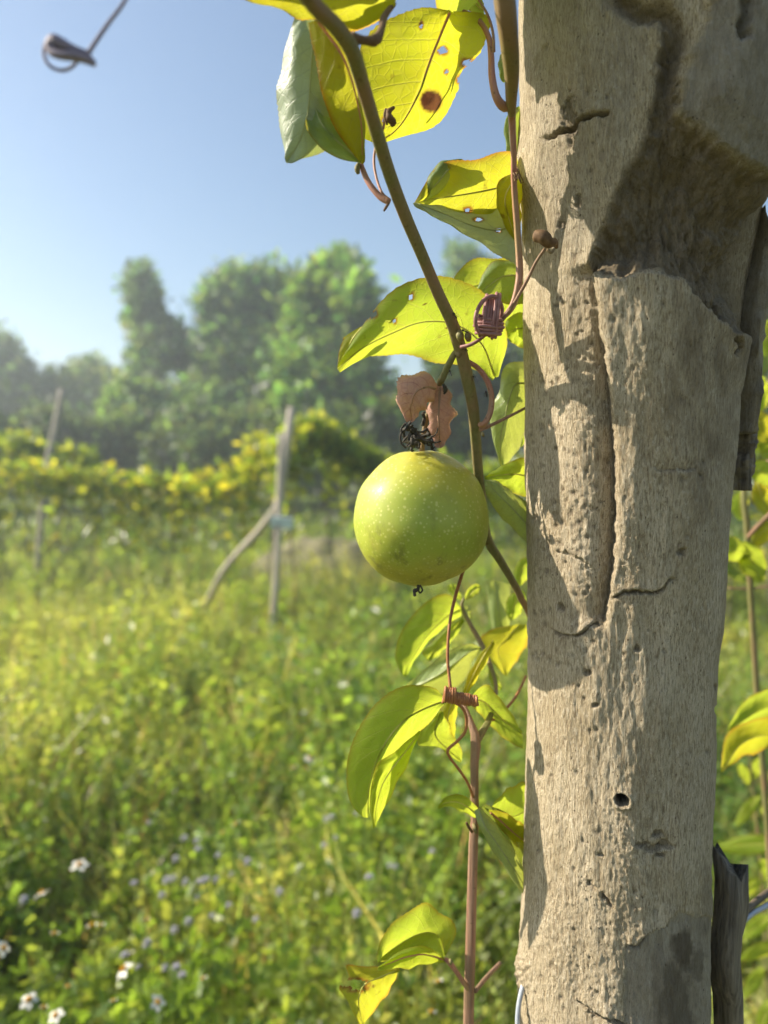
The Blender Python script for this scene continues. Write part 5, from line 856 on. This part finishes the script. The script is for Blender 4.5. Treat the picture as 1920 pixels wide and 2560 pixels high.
for k, (x, y, ln, wd, an, mat, d) in enumerate([(1895, 985, 90, 60, 100, 'leaf_bright', .63), (1900, 1060, 80, 60, 60, 'leaf_yellow', .62), (1880, 1100, 70, 46, 120, 'leaf_bright', .66), (1910, 1180, 90, 60, 20, 'leaf_bright', .61), (1850, 1260, 60, 42, 90, 'leaf_bright', .66), (1905, 1240, 80, 50, 70, 'leaf_yellow', .63), (1830, 1370, 90, 62, 10, 'leaf_bright', .62), (1880, 1400, 100, 70, 60, 'leaf_bright', .63), (1905, 1330, 70, 50, 140, 'leaf_yellow', .64), (1840, 1420, 80, 50, 40, 'leaf_green', .66), (1925, 1110, 70, 60, 80, 'leaf_bright', .65), (1900, 900, 90, 50, 110, 'leaf_green', .7), (1915, 840, 80, 46, 95, 'leaf_bright', .68)]):
    a = math.radians(an); dx, dy = math.cos(a), math.sin(a); nx, ny = -dy, dx; L_, M_, R_ = [], [], []; x0, y0 = x - dx * ln / 2, y - dy * ln / 2
    for f in np.linspace(0, 1, 6):
        w = wd / 2 * math.sin(math.pi * min(1, f * .92 + .04)) ** .7; o = r.normal(0, 1.5); cx, cy = x0 + dx * ln * f, y0 + dy * ln * f + 10 * f * f
        M_.append((cx, cy, -3 + o)); L_.append((cx + nx * w, cy + ny * w, 3 + 8 * f)); R_.append((cx - nx * w, cy - ny * w, 4 - 8 * f))
    leaf(Dv, mat, d, L_, M_, R_, nv=26, nu=9, seed=80 + k)
leaf(Dv, 'leaf_bright', .55, [(1818, 1830), (1835, 1790), (1870, 1745), (1940, 1710)], [(1818, 1835), (1860, 1800, -3), (1900, 1775, -3), (1945, 1760)], [(1820, 1840), (1880, 1820, 4), (1910, 1810, 4), (1950, 1800)], seed=95, nv=36, nu=12)
leaf(Dv, 'leaf_yellow', .54, [(1804, 1930), (1806, 1880, 0), (1820, 1835), (1880, 1800), (1945, 1790)], [(1806, 1932), (1840, 1875, -4), (1870, 1850, -5), (1905, 1840, -3), (1946, 1840)], [(1812, 1925), (1860, 1890, 3), (1890, 1885, 4), (1915, 1870, 4), (1946, 1880)], seed=96, nv=36, nu=12)
W = thing('broad_weed', ground_at(1900, .95), 'broad-leaved bright green weed at the lower right behind the trunk', 'weed')
px_tube('stem', [(1930, 3050, .95, 9), (1920, 2500, .95, 9), (1905, 2200, .95, 8), (1880, 1950, .95, 7), (1870, 1850, .95, 5)], M['stem'], W, 30, 7)
px_tube('stem', [(1935, 3050, .95, 9), (1960, 2500, .93, 9), (1950, 2150, .9, 8), (1925, 1930, .9, 6)], M['stem'], W, 30, 7)
for k, (x0, y0, x1, y1, w, d, dm) in enumerate([(1960, 2112, 1796, 2104, 52, .80, 40), (1900, 1990, 1840, 2050, 34, .95, -20), (1880, 1950, 1900, 1880, 30, .95, 20), (1905, 2030, 1960, 1975, 36, .93, -30), (1870, 1960, 1850, 1895, 26, .95, 10), (1905, 2200, 1835, 2230, 40, .95, -30), (1930, 2290, 1860, 2330, 46, .9, 30), (1950, 2360, 1850, 2385, 40, .88, -20), (1910, 2420, 1860, 2480, 40, .95, 20), (1925, 2500, 1900, 2570, 44, .9, -20), (1900, 2150, 1945, 2200, 40, .9, 20), (1940, 1960, 1905, 1920, 30, .9, 10), (1920, 2260, 1980, 2230, 44, .9, 10)]):
    L_, M_, R_ = [], [], []; dx, dy = x1 - x0, y1 - y0; ll = math.hypot(dx, dy); nx, ny = -dy / ll, dx / ll
    for f in np.linspace(0, 1, 6):
        ww = w / 2 * math.sin(math.pi * min(1, f * .9 + .06)) ** .8; cx, cy = x0 + dx * f, y0 + dy * f + 14 * f * f; M_.append((cx, cy, dm * f)); L_.append((cx + nx * ww, cy + ny * ww, dm * f + 8)); R_.append((cx - nx * ww, cy - ny * ww, dm * f - 6))
    leaf(W, ('weed_leaf', 'leaf_bright')[k % 3 == 2], d, L_, M_, R_, nv=26, nu=9, seed=110 + k, serr=.015) if 'weed_leaf' in M else leaf(W, 'leaf_bright', d, L_, M_, R_, nv=26, nu=9, seed=110 + k, serr=.015)

# wires, dark rod, curled tendril, dried bud, ants
def wire(name, label, pts, mat, cat='wire'):
    P, R = px_path(pts, 50); V, T = tube_arr(P, R, 8); tag(link(name, mesh_np(name, V, T), M[mat], None, Vector(P[len(P) // 2])), label, cat)
wire('wire', 'thin grey-blue wire running off to the right edge', [(2300, 2040, .60, 11), (2050, 2180, .50, 11), (1920, 2262, .44, 12), (1880, 2285, .42, 12), (1840, 2322, .395, 12), (1815, 2350, .385, 12)], 'wire')
wire('rod', 'dark brown stick above the grey-blue wire at the right edge', [(2300, 1990, .62, 17), (2050, 2150, .50, 17), (1920, 2232, .45, 17), (1870, 2272, .42, 16), (1842, 2300, .39, 14)], 'wire_dark', 'stick')
wire('wire', 'grey wire loop bulging out left of the trunk foot', [(1318, 2440, .362, 13), (1306, 2470, .358, 13), (1296, 2520, .355, 13), (1294, 2580, .353, 13), (1300, 2680, .352, 13), (1322, 2800, .352, 13)], 'wire')
H = thing('curled_tendril', at(318, -20, 0.191), 'dark curled dry tendril hanging in the sky at the upper left', 'tendril')
px_tube('strand', [(420, -220, .201, 11), (360, -95, .196, 10), (313, 0, 0.191, 10), (268, 62, 0.189, 11), (230, 118, 0.188, 12), (218, 140, 0.188, 14)], M['tendril_veiled'], H, 30, 7)
px_tube('strand', [(218, 134, 0.188, 16), (180, 122, 0.187, 24), (150, 108, 0.187, 34), (132, 104, 0.187, 34), (128, 126, 0.187, 26), (150, 138, 0.186, 22), (190, 140, 0.186, 24), (226, 152, 0.186, 22), (236, 164, 0.186, 12)], M['tendril_veiled'], H, 44, 9, .08)
px_tube('strand', [(132, 92, 0.189, 12), (114, 108, 0.189, 9), (110, 138, 0.189, 9), (124, 164, 0.189, 9), (150, 176, 0.189, 9), (176, 170, 0.189, 9), (196, 150, 0.189, 10)], M['tendril_veiled'], H, 36, 7)
DB = thing('dried_bud', at(1375, 607, .308), 'shrivelled brown bud stuck to the lit bark beside the tendril', 'dried bud')
px_tube('bud', [(1340, 590, .307, 22), (1356, 592, .305, 34), (1372, 606, .306, 26), (1386, 606, .308, 18), (1392, 620, .310, 10)], M['dry_brown'], DB, 20, 9, .3); px_tube('scale', [(1368, 624, .305, 8), (1378, 632, .305, 9), (1386, 622, .306, 6)], M['stem'], DB, 10, 7, .3)
DC = thing('dried_bud', at(966, 300, .295), 'shrivelled brown bud in front of the big yellow leaf', 'dried bud')
px_tube('bud', [(985, 268, .295, 8), (972, 280, .294, 18), (974, 296, .294, 22), (984, 306, .295, 14), (978, 314, .295, 8)], M['dry_brown'], DC, 20, 8, .3); px_tube('scale', [(965, 272, .294, 6), (962, 290, .294, 7), (968, 312, .295, 6)], M['dry_brown'], DC, 10, 6, .3)
def ant(x, y, d, ang, lab):
    c, s = math.cos(ang), math.sin(ang); parts = []
    def q(a, b): return (x + a * c - b * s, y + a * s + b * c, d)
    P, R = px_path([(*q(-9, 0), 1), (*q(-7, 0), 5), (*q(-4, 0), 5.5), (*q(-1.5, 0), 1.8), (*q(1, 0), 3), (*q(3, 0), 3), (*q(4.2, 0), 1.6), (*q(6.5, 0), 4), (*q(8.5, 0), 1.5)], 26); parts.append(tube_arr(P, R, 7))
    for a in (-1, 1.5, 3.5):
        for sd in (-1, 1):
            P, R = px_path([(*q(a, sd * 1), 1), (*q(a + (a - 1.5) * .8, sd * 5), .9), (*q(a + (a - 1.5) * 1.6, sd * 8), .7)], 6); parts.append(tube_arr(P, R, 4))
    V, T = merge(parts); tag(link('ant', mesh_np('ant', V, T), M['ant'], None, at(x, y, d)), lab, 'ant', 'ants on the vine')
for x, y, d, a, lab in [(1138, 789, .327, 1.0, 'tiny black ant on the stem above the leaf node'), (1162, 828, .328, .4, 'tiny black ant right at the leaf node of the stem'), (1163, 872, .334, .7, 'tiny black ant on the stem just below the leaf node'), (1181, 941, .343, .2, 'tiny black ant where the pink leaf stalk leaves the stem'), (1216, 985, .344, 1.4, 'tiny black ant on the curved pink leaf stalk'), (1126, 932, .335, 1.2, 'tiny black ant high on the stalk of the fruit'), (1112, 972, .338, 2.0, 'tiny black ant on the pink bracts of the fruit')]: ant(x, y, d, a, lab)

# ------------------------------------------------------------------ morning haze: one closed box of even air
def haze():
    m, nt, out = new_mat('haze_air'); v = nd(nt, 'ShaderNodeVolumePrincipled', {'Color': (0.86, 0.94, 1.0, 1), 'Density': 0.0075, 'Anisotropy': 0.5}); nt.links.new(v.outputs[0], out.inputs['Volume'])
    a = 166.0; z0, z1 = -1.2, 8.6; V = np.array([(x, y, z) for z in (z0, z1) for x, y in ((-a, -a), (a, -a), (a, a), (-a, a))])
    Q = np.array([(3, 2, 1, 0), (4, 5, 6, 7), (0, 1, 5, 4), (1, 2, 6, 5), (2, 3, 7, 6), (3, 0, 4, 7)])
    o = link('haze', mesh_np('haze', V, Q, False), m); tag(o, 'thin bright haze hanging in the morning air', 'haze', kind='stuff')
haze()
for o in bpy.data.objects:
    if '_base' in o: del o['_base']
